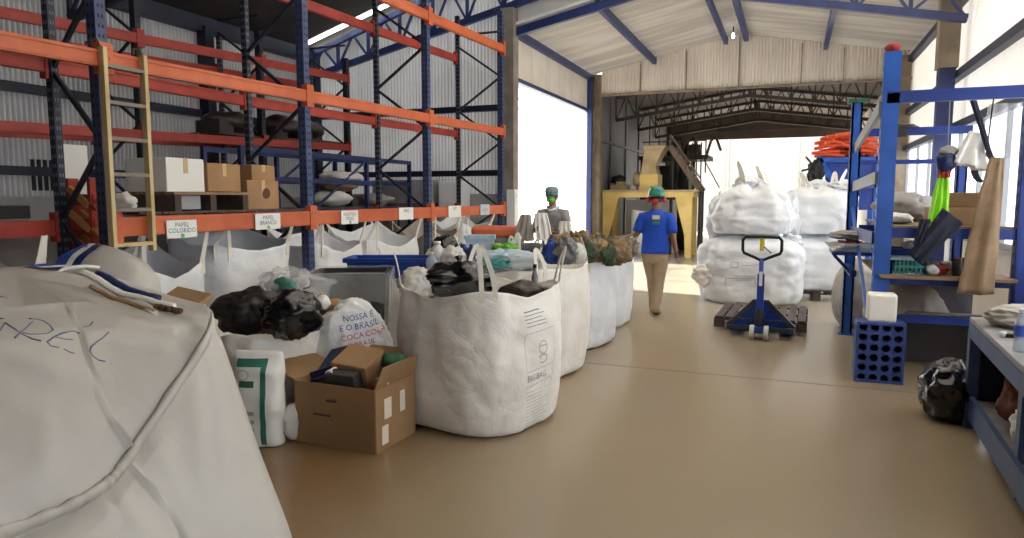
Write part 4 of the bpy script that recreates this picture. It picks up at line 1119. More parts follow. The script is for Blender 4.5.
for ri in range(1, NR-1):          # fold ridges pressed up along the cloth
    for j in range(NA):
        p = DR[ri][j]; k = 0
        if p.x < -2.15: continue
        for sg in RIDGES:
            for e0, e1 in zip(sg[:-1], sg[1:]):
                q_ = e1-e0; tt = max(0, min(1, (p-e0).dot(q_)/q_.length_squared)); ds = (p-e0-q_*tt).length
                if ds < .1: k = max(k, .0075*math.exp(-(ds/.034)**2))
        if k:
            nn = (DR[ri+1][j]-DR[ri-1][j]).cross(DR[ri][(j+1) % NA]-DR[ri][j-1])
            if nn.length > 1e-7:
                nn.normalize(); nn = nn if nn.dot(p-V((-2.2, 1.25, .6))) > 0 else -nn; OFF.append((p, nn*k))
for p, o_ in OFF: p += o_
apex = V((-2.19, 1.38, 1.37))
t = thing('slumped_sack', 'huge slumped white sack with handwriting, filling the left foreground', 'sack', (-2.2, 1.25, 0))
b = MB(); vs = b.rings(DR, True, False, True)
ap = b.v(apex); r0 = vs[0]
for j in range(len(r0)): b.face([r0[j-1], r0[j], ap], True)
bvF = bvh_of(b); b.build('sack_body', 'fabric_tarp', t)
# rolled hem along the fold
row = DR[14*3]
n_ = len(row); idx = [(30+8-k) % n_ for k in range(0, 30*4+10)]
pts = []
for i, k in enumerate(idx):
    p = row[k]; q = bvF.find_nearest(p); pts.append(q[0]+V((.004, -.002, -.004)))
sm = [sum((pts[max(0, min(len(pts)-1, i+o))] for o in (-2, -1, 0, 1, 2)), V())/5 for i in range(len(pts))]
b = MB(); b.tube(sm, [.003+.009*min(1, i/14)*(1+.6*noise.noise(V((i*.21, 0, 3)))) for i in range(len(sm))], 8, flat=1.5); b.build('hem_roll', 'fabric_tarp', t)
# rolled top with striped cloth
b = MB().blob((-2.27, 1.74, 1.30), (.20, .13, .125), 41, .1, 4, None, 1.2, .06, M=Matrix.Rotation(.1, 3, 'Z') @ Matrix.Rotation(.3, 3, 'Y')); bvh_h = bvh_of(b); b.build('rolled_top', 'fabric_tarp', t)
def drape(pairs, w_, m, name, off):
    b = MB(); R = []
    for (a, c_) in pairs: pass
    return b
for off, wd, m in ((0., .075, 'blue_print'), (.06, .026, 'cloth_white'), (.088, .030, 'plastic_navy')):
    b = MB(); R = []
    for i in range(15):
        s = i/14
        rowp = []
        for e in (0, .33, .66, 1.):
            p = V((-2.345+off*.8+wd*e*.85+.10*s, 1.62-.16*s+.05, 1.55)); p = V((-2.40+off+wd*e+.06*s, 1.74-.24*s, 1.7))
            h1 = bvh_h.ray_cast(p, V((0, 0, -1))); h2 = bvF.ray_cast(p, V((0, 0, -1)))
            zs = [h[0].z for h in (h1, h2) if h[0]]
            p.z = max(zs)+.006 if zs else 1.3
            rowp.append(p)
        R.append(rowp)
    b.rings(R, False, False, False); b.build('cloth_stripe', m, t)
b = MB(); b.tube([(-2.235, 1.50, 1.345), (-2.21, 1.55, 1.37), (-2.185, 1.60, 1.372), (-2.165, 1.635, 1.366)], [.006, .011, .012, .008], 8, flat=.6); b.build('white_tie', 'cloth_white', t)
def snap(p, off=.006):
    q = bvF.find_nearest(V(p)); return q[0]+q[1]*off if q[1].z > -1 else q[0]
def cord(p0, p1, r, m, name, n=16, wob=.01, lift=.008):
    b = MB(); pts = []
    for i in range(n+1):
        p = V(p0).lerp(V(p1), i/n)+V((wob*noise.noise(V((i*.5, 1, 2))), wob*noise.noise(V((i*.5, 5, 2))), 0)); q = bvF.ray_cast(p+V((0, 0, .5)), V((0, 0, -1)))
        pts.append((q[0] if q[0] else p)+V((0, 0, lift)))
    b.tube(pts, r, 7); return b.build(name, m, t)
cord((-2.16, 1.62, 1.3), (-1.96, 1.69, 1.25), .012, 'plastic_navy', 'blue_rope')
cord((-2.18, 1.58, 1.3), (-1.86, 1.66, 1.24), .010, 'strap', 'pale_rope')
cord((-2.1, 1.55, 1.3), (-1.88, 1.60, 1.24), .008, 'cardboard', 'tan_rope', lift=.004)
cord((-1.90, 1.62, 1.24), (-1.82, 1.65, 1.22), .010, 'cardboard_dark', 'dark_rope_end')
b = MB(); b.box((-1.965, 1.80, 1.245), (.15, .10, .02), M=Matrix.Rotation(.4, 3, 'X') @ Matrix.Rotation(.15, 3, 'Y')); b.build('cardboard_inside', 'cardboard', t)
b = MB()
for k, (x, y, z, a, l) in enumerate(((-1.88, 1.72, 1.222, .25, .085), (-2.0, 1.70, 1.245, .1, .12), (-2.08, 1.64, 1.27, -.1, .12), (-1.98, 1.62, 1.25, -.25, .13), (-1.93, 1.66, 1.232, .0, .10), (-2.14, 1.72, 1.27, .2, .1))):
    b.blob((x, y, z), (l, .028, .022), 44+k, .25, 3, None, 1.6, .2, M=Matrix.Rotation(a, 3, 'Z') @ Matrix.Rotation(.2, 3, 'Y'))
b.build('gathered_folds', 'fabric_tarp', t)
ink = [[(-1.904, 1.148, 1.254), (-1.931, 1.178, 1.269), (-1.904, 1.18, 1.257), (-1.875, 1.184, 1.242), (-1.851, 1.193, 1.229), (-1.834, 1.213, 1.218)] ,
[(-2.056, 1.246, 1.323), (-2.053, 1.258, 1.321), (-2.04, 1.26, 1.316)] ,
[(-1.951, 1.179, 1.278), (-1.951, 1.194, 1.278)] ,
[(-1.917, 1.242, 1.264), (-1.896, 1.211, 1.254), (-1.88, 1.182, 1.245), (-1.862, 1.152, 1.233)] ,
[(-1.929, 1.239, 1.27), (-1.924, 1.255, 1.267), (-1.909, 1.266, 1.261), (-1.887, 1.267, 1.251), (-1.865, 1.26, 1.24), (-1.858, 1.241, 1.235), (-1.861, 1.221, 1.236), (-1.868, 1.2, 1.239), (-1.883, 1.186, 1.246)] ,
[(-1.841, 1.319, 1.222), (-1.85, 1.302, 1.23), (-1.848, 1.276, 1.23), (-1.841, 1.245, 1.225), (-1.832, 1.22, 1.217), (-1.821, 1.222, 1.206), (-1.811, 1.244, 1.197)] ,
[(-1.808, 1.247, 1.194), (-1.799, 1.258, 1.184), (-1.794, 1.27, 1.177)] ,
[(-1.841, 1.248, 1.224), (-1.83, 1.267, 1.216), (-1.822, 1.293, 1.209)] ,
[(-1.856, 1.342, 1.234), (-1.856, 1.361, 1.234), (-1.879, 1.391, 1.242)] ,
[(-1.822, 1.393, 1.213), (-1.81, 1.367, 1.204), (-1.806, 1.342, 1.195), (-1.801, 1.32, 1.186), (-1.794, 1.311, 1.176), (-1.785, 1.312, 1.163), (-1.776, 1.322, 1.15), (-1.769, 1.341, 1.141)] ,
]
b = MB()
for s in ink:
    pts = []
    for p, q in zip(s[:-1], s[1:]):
        for k in range(4):
            x = V(p).lerp(V(q), k/4); h = bvF.find_nearest(x)   # carried onto the cloth
            if h[0]: pts.append(h[0]+(x-h[0]).normalized()*.001)
    if len(pts) > 2: b.tube(pts, .0024, 5)
b.build('lettering', 'ink_blue', t)

# ================================================================ aisle: stacked sacks, pallet, jack
def closed_bag(label, c, w, d, h, seed, rz, m, group='full tied sacks stacked in the aisle', top_loops=True, **k):
    t = thing('tied_sack', label, 'sack', c, rz, group)
    bb = bag(c, w, d, h, seed, rz, closed=True, **k); rim = bb.rim; n = len(rim); bv = bvh_of(bb)
    bb.build('sack_body', m, t)
    rr = random.Random(seed)
    if top_loops:
        for q in range(4):
            a = PI/4+q*PI/2; p = rim[int(a/(2*PI)*n)]; e = rim[int(a/(2*PI)*n)+7 if int(a/(2*PI)*n)+7 < n else 3]
            strap_arc(MB(), p, e, rr.uniform(.2, .34), .05, .008, (rr.uniform(-.1, .1), rr.uniform(-.1, .1), 0), drop=.05).build('lifting_loop', 'strap', t)
        b = MB(); b.blob((c[0]+rr.uniform(-.1, .1), c[1], c[2]+h*1.02), (.22, .2, .12), seed, .35, 4, None, 2, .35); b.build('gathered_top', m, t)
    return t, bv
PZ = .15
def pallet(name, label, c, w, d, m, rz=0, slats=7, along='y', hgt=.145, group=None):
    t = thing(name, label, 'pallet', c, rz, group)
    for k in range(slats):
        b = MB()
        if along == 'y': b.box((-w/2+w*(k+.5)/slats, 0, hgt-.011), (w/slats*.78, d, .022))
        else: b.box((0, -d/2+d*(k+.5)/slats, hgt-.011), (w, d/slats*.78, .022))
        b.build('deck_slat', m, t, local=True)
    for k in (-1, 0, 1):
        b = MB().box((0, k*(d/2-.06), hgt-.033), (w, .1, .02)); b.build('cross_slat', m, t, local=True)
        for q in (-1, 0, 1):
            b = MB().box((q*(w/2-.06), k*(d/2-.06), (hgt-.044)/2), (.12, .12, hgt-.044)); b.build('block', m, t, local=True)
    return t
pallet('pallet', 'dark pallet under the rear right stack of white sacks', (.42, 12.2, 0), 1.15, 1.1, 'wood_dark')
tl, bvl = closed_bag('wide tied sack at the bottom of the front stack, behind the pallet jack', (-.56, 11.35, .0), 1.50, 1.15, 1.02, 41, .03, 'fabric_cool', bulge=.06, wr=.05, fill=1, crump=.03, top_loops=False, nexp=3)
b = MB(); strokes(b, [[(-.05, .05), (.05, .05), (.05, -.03), (-.05, -.03), (-.05, .05)]], .01); strokes(b, [[(.1, .0), (.35, .02)], [(.0, -.16), (.3, -.15)], [(.02, -.22), (.24, -.21)], [(-.12, -.3), (-.12, -.2), (.3, -.18), (.3, -.32)]], .008)
wrap(b, bvl, (-.75, 11.35, .6), (1, 0, 0), (0, 0, 1), .006).build('faint_print', 'print_grey', tl)
b = MB().blob((-1.18, 10.93, .42), (.2, .12, .17), 8, .4, 4, None, 2.4, .35); b.build('tied_spout', 'fabric', tl)
closed_bag('crumpled tied sack at the top of the front stack, with a wire loop', (-.56, 11.35, 1.06), 1.24, 1.0, .74, 42, .1, 'fabric_cool', bulge=.06, wr=.06, fill=1, crump=.08, cone=.5)
b = MB(); b.tube([(-.80, 11.2, 1.7), (-.80, 11.2, 1.82), (-.77, 11.2, 1.90), (-.71, 11.2, 1.91), (-.68, 11.2, 1.86)], .008, 6); solo('wire_hook', b, 'wire', 'thin wire hook sticking up from the top of the front sack stack', 'hook')
closed_bag('bluish tied sack at the bottom of the rear right stack', (.42, 12.2, .145), 1.06, 1.05, .86, 43, 0, 'fabric_cool', bulge=.05, wr=.03, fill=1, crump=.02, top_loops=False)
closed_bag('bluish tied sack at the top of the rear right stack, loops upright', (.42, 12.2, 1.04), 1.06, 1.05, .72, 44, 0, 'fabric_cool', bulge=.05, wr=.035, fill=1, crump=.07)
for k, (x, y, z, s, l) in enumerate(((.0, 11.75, 1.32, (.17, .15, .38), 'crumpled white film between the two sack stacks'), (.02, 11.55, .92, (.16, .12, .13), 'bunched film low between the two sack stacks'),
                                     (-1.05, 11.3, 1.28, (.2, .2, .38), 'loose white film at the left of the upper front sack'), (.75, 12.0, 1.78, (.22, .2, .1), 'loose film on the right end of the rear stack'))):
    solo('white_film', MB().blob((x, y, z), s, 60+k, .35, 4, None, 2, .35), 'fabric_cool', l, 'film')

pallet('pallet', 'dark slatted pallet sitting on the pallet jack', (-.28, 9.2, .045), 1.04, 1.25, 'pallet_dark', -.03, 9, hgt=.135)
t = thing('pallet_jack', 'blue hand pallet jack with upright handle in the aisle', 'pallet jack', (-.28, 8.3, 0), -.03)
b = MB()
for s in (-1, 1):
    b.hexa([(s*.27-.075, .12, .045), (s*.27+.075, .12, .045), (s*.27+.07, 1.42, .03), (s*.27-.07, 1.42, .03), (s*.27-.075, .12, .115), (s*.27+.075, .12, .115), (s*.27+.07, 1.42, .06), (s*.27-.07, 1.42, .06)])
b.build('fork', 'jack_blue', t, .006, local=True)
b = MB(); b.poly([(-.35, .10, .10), (.35, .10, .10), (.35, .10, .17), (.07, .06, .44), (-.07, .06, .44), (-.35, .10, .17)], .045, (0, -1, 0)); b.build('chassis_plate', 'jack_blue', t, .006, local=True)
b = MB(); b.bar((-.36, .06, .12), (-.06, .02, .43), .03, .05); b.bar((.36, .06, .12), (.06, .02, .43), .03, .05); b.bar((-.36, .0, .11), (.36, .0, .11), .08, .05); b.bar((-.24, -.03, .21), (.24, -.03, .21), .03, .025); b.build('brace_frame', 'jack_dark', t, .004, local=True)
b = MB(); b.lathe([(.055, .08), (.055, .30), (.04, .32), (.04, .40), (.025, .41), (.025, .46)], (0, -.09, 0), 16); b.build('pump', 'jack_dark', t, local=True)
b = MB(); b.box((0, -.10, .12), (.2, .13, .07)); b.build('steer_fork', 'jack_blue', t, .008, local=True)
for s in (-1, 1):
    b = MB(); b.lathe([(.035, -.026), (.078, -.026), (.085, -.018), (.085, .018), (.078, .026), (.035, .026)], (s*.075, -.12, .085), 20, 'X'); o = b.build('steer_wheel', 'wheel_white', t, local=True)
    b = MB(); b.lathe([(.03, -.03), (.03, .03)], (s*.075, -.12, .085), 12, 'X'); h_ = b.build('hub', 'jack_dark', o, local=True)
    b = MB(); b.lathe([(.04, -.04), (.04, .04)], (s*.27, 1.25, .04), 14, 'X'); b.build('load_roller', 'wheel_white', t, local=True)
b = MB(); b.tube([(0, -.10, .34), (0, -.115, .93)], .026, 12); b.bar((0, -.105, .36), (0, -.113, .75), .075, .05, (0, 1, 0)); b.build('tiller', 'jack_blue', t, local=True)
b = MB(); b.box((0, -.142, .70), (.035, .004, .16)); b.build('warning_label', 'sign_white', t, local=True)
b = MB(); b.tube([(0, -.115, .90), (-.07, -.12, .935), (-.19, -.12, .985), (-.205, -.12, 1.02), (-.205, -.12, 1.13), (-.175, -.12, 1.165), (0, -.12, 1.17), (.175, -.12, 1.165), (.205, -.12, 1.13), (.205, -.12, 1.02), (.19, -.12, .985), (.07, -.12, .935)], .017, 10, True); b.build('handle_loop', 'rubber', t, local=True)
b = MB(); b.box((0, -.118, 1.08), (.05, .035, .14)); b.build('grip_block', 'yellow_grip', t, .01, local=True)
b = MB(); b.tube([(.02, -.13, 1.06), (.1, -.135, .99)], .007, 6); b.build('lever', 'jack_dark', t, local=True)

# ================================================================ blue shelving on the right
t = thing('blue_rack', 'blue steel shelf rack by the right wall with clothes hung on it', 'rack', (1.15, 6.95, 0))
for (x, y, h, s, m) in ((.77, 6.95, 2.86, .13, 'rack_bright'), (1.83, 6.95, 3.15, .15, 'rack_deep'), (.66, 8.95, 2.68, .11, 'rack_bright'), (1.72, 8.95, 2.05, .10, 'rack_deep')):
    b = MB(); b.span((x-s/2, y-.05, 0), (x+s/2, y-.03, h)); b.span((x-s/2, y-.05, 0), (x-s/2+.02, y+.07, h)); b.span((x+s/2-.02, y-.05, 0), (x+s/2, y+.07, h)); b.mi = 1
    z = .2
    while z < h-.1:
        b.span((x-s/2-.002, y+.0, z), (x-s/2+.001, y+.02, z+.04)); z += .1
    o = b.build('post', [m, 'hole'], t)
    b = MB(); b.span((x-s/2-.03, y-.09, 0), (x+s/2+.03, y+.1, .012)); b.build('foot_plate', m, o)
for (y, z, h, m) in ((6.93, 2.42, .10, 'rack_deep'), (6.95, 1.25, .09, 'rack_deep'), (6.95, .84, .06, 'rack_deep'), (8.95, 2.30, .085, 'rack_deep'), (8.95, 1.98, .05, 'rack_deep'), (8.95, 1.2, .09, 'rack_deep'), (6.95, .50, .06, 'rack_deep')):
    b = MB(); b.span((.74, y-.03, z), (1.80, y+.03, z+h)); b.span((.74, y-.035, z+h-.015), (1.80, y+.035, z+h)); b.build('beam', m, t)
for x, z0, z1, m in ((.66, 2.40, 2.16, 'shade_grey'), (.66, 1.78, 1.73, 'shade_grey'), (1.78, 1.3, 1.25, 'rack_deep'), (.66, 1.24, 1.22, 'rack_deep')):
    b = MB(); b.bar((x+.04, 6.98, z0), (x, 8.95, z1), .03, .11); b.build('side_rail', m, t)
b = MB(); b.bar((.69, 7.0, .5), (.66, 8.93, 1.5), .03, .04); b.build('side_brace', 'rack_bright', t)
b = MB(); b.span((.80, 6.96, 1.335), (1.76, 8.93, 1.355)); b.build('shelf_panel', 'board', t)
b = MB(); b.span((.75, 6.80, .90), (1.76, 8.6, .925)); b.build('shelf_panel', 'board', t)
b = MB(); b.blob((.77, 6.95, 2.895), (.06, .06, .045), 3, .35, 3, 2.86); solo('red_cloth', b, 'cloth_red', 'faded red cloth on top of the front blue post', 'cloth')
b = MB(); b.span((.56, 8.85, 2.68), (.78, 9.05, 2.72)); solo('green_box', b, 'green_dark', 'small green lid on top of the back blue post', 'lid')
def sh(name, c, s, m, label, cat, seed, floor=None, amp=.25, crease=.25, sub=4):
    return solo(name, MB().blob(c, s, seed, amp, sub, floor, 1.6, crease), m, label, cat)
sh('cushion', (1.10, 8.2, 1.50), (.28, .4, .17), 'cloth_grey', 'pale grey sagging cushion bag on the middle rack shelf', 'bag', 3, 1.356)
sh('bundle', (.95, 7.6, 1.40), (.14, .3, .06), 'cloth_white', 'flat white bundle in front of the grey cushion bag', 'bundle', 4, 1.356)
carton((1.38, 7.3, 1.356), (.42, .3, .16), .1, 'cardboard_dim', 'brown carton on the middle rack shelf behind the hanging garment')
carton((1.42, 7.35, 1.517), (.3, .26, .13), -.15, 'cardboard_dim', 'small carton on top of the brown carton of the rack shelf')
t = thing('blue_tray', 'blue plastic tray on the lower rack shelf behind the teal basket', 'tray', (1.0, 7.55, .926))
tub(t, .42, .3, .2, .012, 'plastic_blue', .02)
sh('white_rag', (1.08, 7.5, 1.15), (.09, .08, .05), 'cloth_white', 'white rag lying in the blue tray', 'rag', 21, 1.10)
t = thing('basket', 'teal plastic basket on the lower rack shelf', 'basket', (.98, 7.05, .926))
b = MB(); w_, d_, h_ = .26, .22, .14
for k in range(9):
    f = -1+2*k/8
    b.box((f*w_/2, -d_/2, h_/2), (.012, .012, h_)); b.box((f*w_/2, d_/2, h_/2), (.012, .012, h_)); b.box((-w_/2, f*d_/2, h_/2), (.012, .012, h_)); b.box((w_/2, f*d_/2, h_/2), (.012, .012, h_))
for z in (.07,): b.box((0, -d_/2, z), (w_, .014, .014)); b.box((0, d_/2, z), (w_, .014, .014))
b.build('bars', 'plastic_teal', t, local=True)
b = MB(); b.box((0, -d_/2, h_), (w_+.03, .02, .025)); b.box((0, d_/2, h_), (w_+.03, .02, .025)); b.box((-w_/2, 0, h_), (.02, d_, .025)); b.box((w_/2, 0, h_), (.02, d_, .025)); b.box((0, 0, .006), (w_, d_, .01)); b.build('rim', 'plastic_blue_clear', t, local=True)
sh('green_rag', (.98, 7.05, .985), (.10, .08, .045), 'green_dark', 'green rag inside the teal basket', 'rag', 8, .935, sub=3)
for k, (x, y, m, l) in enumerate(((1.17, 7.0, 'cloth_white', 'crumpled white scrap right of the teal basket'), (1.25, 7.05, 'cloth_red', 'reddish scrap on the lower rack shelf'), (1.22, 7.2, 'plastic_grey', 'grey scrap behind the reddish scrap on the shelf'))):
    sh('scrap', (x, y, .97), (.06, .06, .045), m, l, 'scrap', 9+k, .926, sub=3)
for k in range(6):
    sh('scrap', (1.19+.05*k, 7.22+.12*(k % 3), .965+.01*(k % 2)), (.055, .06, .05), ('cardboard_dim', 'plastic_grey', 'rust', 'cloth_white', 'cloth_red', 'machine_dark')[k], ('tan', 'light grey', 'rusty', 'off-white', 'dull red', 'blackish')[k]+' oddment among the small things behind the jars on the rack shelf', 'scrap', 30+k, .926, sub=3)
t = thing('jar_row', 'dark brown jar on the lower rack shelf beside the tan cloth', 'jar', (1.36, 7.0, .926))
b = MB().lathe([(.035, 0), (.04, .01), (.04, .11), (.03, .13)], (0, 0, 0), 14); b.build('body', 'bag_brown', t, local=True)
b = MB().lathe([(.033, .13), (.033, .155)], (0, 0, 0), 14); b.build('lid', 'rust', t, local=True)
dup(t, (1.44, 7.06, .926), label='second dark jar, nearer the tan cloth on the lower shelf')
t.name = 'jar'
for k, (z, m, l) in enumerate(((1.345, 'cloth_white', 'white folded paper stack outside the left shelf rail'), (1.10, 'paper_white', 'pale magazines stacked beside the front blue post'), (1.15, 'cloth_red', 'magazine with a red cover on the pale stack'))):
    if k == 0: continue
    bb = MB()
    if k == 1:
        for q in range(4): bb.box((.60, 8.3, 1.045+.022*q), (.34, .4, .018), .15*q)
    else: bb.box((.60, 8.25, 1.136), (.16, .24, .014), .3)
    solo('magazine', bb, m, l, 'magazine')
b = MB(); b.span((.42, 8.0, 1.0), (.80, 8.6, 1.034)); o = b.build('side_tray', 'rack_deep', bpy.data.objects['blue_rack'])
b = MB(); b.bar((.62, 8.05, .8), (.44, 8.05, 1.0), .03, .03); b.bar((.62, 8.55, .8), (.44, 8.55, 1.0), .03, .03); b.span((.6, 8.0, .78), (.66, 8.95, .84)); b.build('tray_bracket', 'rack_deep', o)
sh('film_roll', (.58, 8.3, 1.20), (.2, .25, .05), 'cloth_grey', 'grey cloth on top of the magazine stack', 'cloth', 15, 1.145)
# sacks beneath
big = lambda l, c, s, seed, m: solo('filled_sack', MB().blob(c, s, seed, .12, 5, 0.0, 1.2, .08, 3), m, l, 'sack')
big('pale grey sack on the floor left of the front blue post', (.79, 9.5, .40), (.28, .38, .46), 5, 'fabric_grey')
big('grey sack on the floor under the lower rack shelf', (1.15, 8.0, .36), (.40, .5, .46), 6, 'fabric_grey')
b = MB(); b.box((1.33, 7.3, .30), (.64, .03, .44)); solo('dark_board', b, 'panel_dark', 'dark board standing under the rack right of the bottle crate', 'board', bevel=.004)
b = MB(); b.tube([(1.01, 7.22, .0), (1.01, 7.22, .52), (1.04, 7.22, .55), (1.62, 7.22, .55)], .014, 8); b.tube([(1.62, 7.22, .0), (1.62, 7.22, .55)], .014, 8); solo('steel_frame', b, 'steel_grey', 'thin bent steel tube frame in front of the dark board', 'frame')
b = MB(); b.box((1.4, 7.75, .65), (.5, .04, .4)); b.box((1.4, 7.75, .225), (.5, .04, .45)); solo('grey_sheet', b, 'plastic_grey', 'grey sheet standing behind the tan hanging cloth', 'sheet')

# bottle crate with a white block
t = thing('bottle_crate', 'blue plastic bottle crate standing on end by the front post', 'crate', (.76, 6.75, 0))
b = MB(); W, D_, H_ = .36, .26, .53
for x in (-W/2, W/2): b.box((x, 0, H_/2), (.022, D_, H_))
for z in (.012, H_-.012): b.box((0, 0, z), (W, D_, .024))
for k in range(1, 4): b.box((-W/2+W*k/4, 0, H_/2), (.012, D_*.9, H_-.02))
for k in range(1, 6): b.box((0, 0, H_*k/6), (W, D_*.9, .012))
b.build('frame', 'crate_blue', t, .004, local=True)
b = MB()
for i in range(4):
    for k in range(6):
        cx, cz = -W/2+W*(i+.5)/4, H_*(k+.5)/6
        R = []
        for (r, y) in ((.5, -D_/2+.006), (.37, -D_/2+.004), (.35, -D_/2+.05)):
            R.append([V((cx+math.cos(a*PI/8)*r*W/4*(1.0 if r < .5 else 1.0/max(abs(math.cos(a*PI/8)), abs(math.sin(a*PI/8)))), y, cz+math.sin(a*PI/8)*r*H_/6*(1.0 if r < .5 else 1.0/max(abs(math.cos(a*PI/8)), abs(math.sin(a*PI/8)))))) for a in range(16)])
        b.rings(R, True, False, False, sm=False)
b.build('cell_grid', 'crate_blue', t, local=True)
b = MB(); b.box((0, D_/2-.01, H_/2), (W, .01, H_)); b.build('bottom', 'plastic_navy', t, local=True)
b = MB(); b.box((.765, 6.75, .652), (.225, .2, .245)); o = solo('foam_block', b, 'foam_white', 'white foam block on top of the blue bottle crate', 'block', bevel=.02)
solo('refuse_bag', MB().blob((1.12, 5.72, .2), (.20, .22, .23), 9, .2, 5, 0, 1.5, .16, 2.6), 'bag_black', 'shiny black refuse bag on the floor beside the grey blue bench', 'bag')

# clothes hung from the rack
def cloth(name, label, cat, top, bot, wt, wb, m, seed, dirn=(1, 0, 0), fold=.03, nf=3, th=.02, curve=(0, 0, 0), grp=None):
    """hanging cloth from point top to point bot, widths wt..wb, with folds and thickness"""
    b = MB(); T_, B_ = V(top), V(bot); d = V(dirn).normalized(); ax = (B_-T_).normalized(); nn = ax.cross(d).normalized(); R = []
    for i in range(25):
        s = i/24; w_ = wt+(wb-wt)*s**.7; c = T_.lerp(B_, s)+V(curve)*math.sin(PI*s); row = []
        n = 40
        for j in range(n):
            a = 2*PI*j/n; u = math.cos(a); f = math.sin(a)
            off = fold*(.3+s)*math.sin(u*nf*PI+seed+.8*s)+.02*noise.noise(V((u*2, s*3, seed)))
            row.append(c + d*u*w_/2*(1+.12*noise.noise(V((s*4, seed, f)))) + nn*(off+f*th*(.6+.6*s)) + V((0, 0, .02*noise.noise(V((u*3, seed*2, s)))))*(1 if s > .9 else 0))
        R.append(row)
    b.rings(R); return b.build(name, m, None) if label is None else solo(name, b, m, label, cat, grp)
t = thing('work_vest', 'bright yellow green vest hanging under a cap on the rack', 'vest', (1.10, 6.84, 1.45))
def cl(name, m, parent, *a, **k):
    o = cloth(name, None, None, *a, m, **k); o.data.transform(base_matrix(parent).inverted()); o.parent = parent; return o
cl('vest_body', 'cloth_hivis', t, (1.19, 6.84, 1.80), (1.17, 6.84, 1.40), .07, .165, seed=2, fold=.02)
cl('collar', 'cloth_red', t, (1.20, 6.84, 1.90), (1.19, 6.84, 1.77), .12, .09, seed=3, fold=.012)
t = thing('cap_bundle', 'cap and grey cloth hanging at the collar of the vest', 'cap', (1.10, 6.83, 1.86))
b = MB().blob((1.20, 6.83, 1.91), (.075, .06, .09), 4, .2, 4); b.build('crown', 'plastic_navy', t)
b = MB().blob((1.215, 6.84, 1.99), (.075, .05, .05), 5, .2, 4); b.build('grey_cloth', 'cloth_grey', t)
b = MB(); b.tube([(1.21, 6.85, 2.0), (1.21, 6.87, 2.2), (1.21, 6.89, 2.41)], .004, 6); b.build('string', 'wire', t)
cloth('dark_cloth', 'dark navy garment slung below the yellow green vest', 'garment', (1.27, 6.80, 1.45), (1.01, 6.78, 1.07), .21, .15, 'cloth_navy', 4, (.6, 0, -.5), .02, 2, .035)
cloth('dark_cloth', 'short black sleeve hanging left of the navy garment', 'garment', (1.07, 6.80, 1.42), (1.02, 6.79, 1.20), .08, .07, 'cloth_navy', 5, (1, 0, 0), .015, 2, .03)
cloth('tan_cloth', 'long tan cloth hanging from the blue rack to the floor shelf', 'cloth', (1.55, 6.80, 1.93), (1.46, 6.78, .80), .10, .27, 'cloth_tan', 6, (1, 0, 0), .014, 1.6, .035)
cloth('grey_bag', 'pale grey plastic bag hung beside the tan cloth', 'bag', (1.40, 6.84, 2.14), (1.36, 6.82, 1.86), .10, .26, 'cloth_white', 7, (1, .2, -.3), .03, 2, .045)
cloth('dark_strap', 'dark strap hanging in front of the pale grey bag', 'strap', (1.36, 6.80, 2.40), (1.50, 6.78, 1.95), .05, .045, 'cloth_navy', 8, (1, 0, 0), .008, 1, .012)
b = MB()
for k in range(4): b.tube([(1.50+.02*k+.07*math.cos(a*PI/8), 7.05+.03*k, 1.86+.12*math.sin(a*PI/8)) for a in range(16)], .008, 6, True)
b.tube([(1.53, 7.05, 1.97), (1.53, 6.93, 2.45)], .006, 6)
solo('cable_coil', b, 'rubber', 'coil of black cable hanging behind the tan cloth', 'cable')
cloth('clear_film', 'clear crinkled film hanging behind the right blue post', 'film', (1.70, 7.3, 2.42), (1.68, 7.3, 1.95), .25, .34, 'plastic_clear', 9, (1, .2, 0), .03, 3, .03)
b = MB(); b.blob((1.12, 8.95, 2.40), (.16, .12, .03), 7, .3, 3, 2.385); b.bar((1.12, 8.9, 2.385), (1.12, 8.9, 2.28), .1, .03); solo('roof_cap', b, 'machine_dark', 'dark flat piece lying on the back blue beam', 'metal piece')

# bench at the right edge
t = thing('work_bench', 'grey blue steel bench with a lower shelf at the right edge', 'bench', (1.6, 4.9, 0))
b = MB()
b.hexa([(1.03, 3.1, .74), (2.1, 3.1, .74), (2.1, 5.62, .74), (1.19, 5.62, .74), (1.03, 3.1, .775), (2.1, 3.1, .775), (2.1, 5.62, .775), (1.19, 5.62, .775)]); b.build('bench_top', 'bench_top', t, .004)
b = MB(); b.bar((1.04, 3.1, .69), (1.20, 5.6, .69), .03, .10); b.bar((1.2, 5.6, .69), (2.1, 5.6, .69), .03, .10); b.build('apron', 'bench_blue', t)
for x, y in ((1.215, 5.56), (1.195, 4.30), (2.05, 5.56), (2.05, 4.3)):
    b = MB(); b.box((x, y, .345), (.07, .07, .69)); b.build('leg', 'bench_blue', t, .004)
b = MB(); b.span((2.02, 3.2, .2), (2.05, 5.56, .69)); b.span((1.25, 5.55, .2), (2.05, 5.58, .69)); b.build('back_panel', 'steel_navy', t)
b = MB(); b.hexa([(1.12, 3.4, .17), (2.1, 3.4, .17), (2.1, 5.56, .17), (1.22, 5.56, .17), (1.12, 3.4, .20), (2.1, 3.4, .20), (2.1, 5.56, .20), (1.22, 5.56, .20)]); b.build('lower_shelf', 'bench_top', t)
b = MB(); b.bar((1.10, 3.4, .15), (1.215, 5.56, .15), .03, .16); b.build('shelf_apron', 'bench_blue', t)
solo('filled_sack', MB().blob((1.62, 5.30, .84), (.42, .26, .10), 8, .2, 5, .777, 1.3, .16), 'fabric_grey', 'limp pale sack lying on the grey blue bench', 'sack')
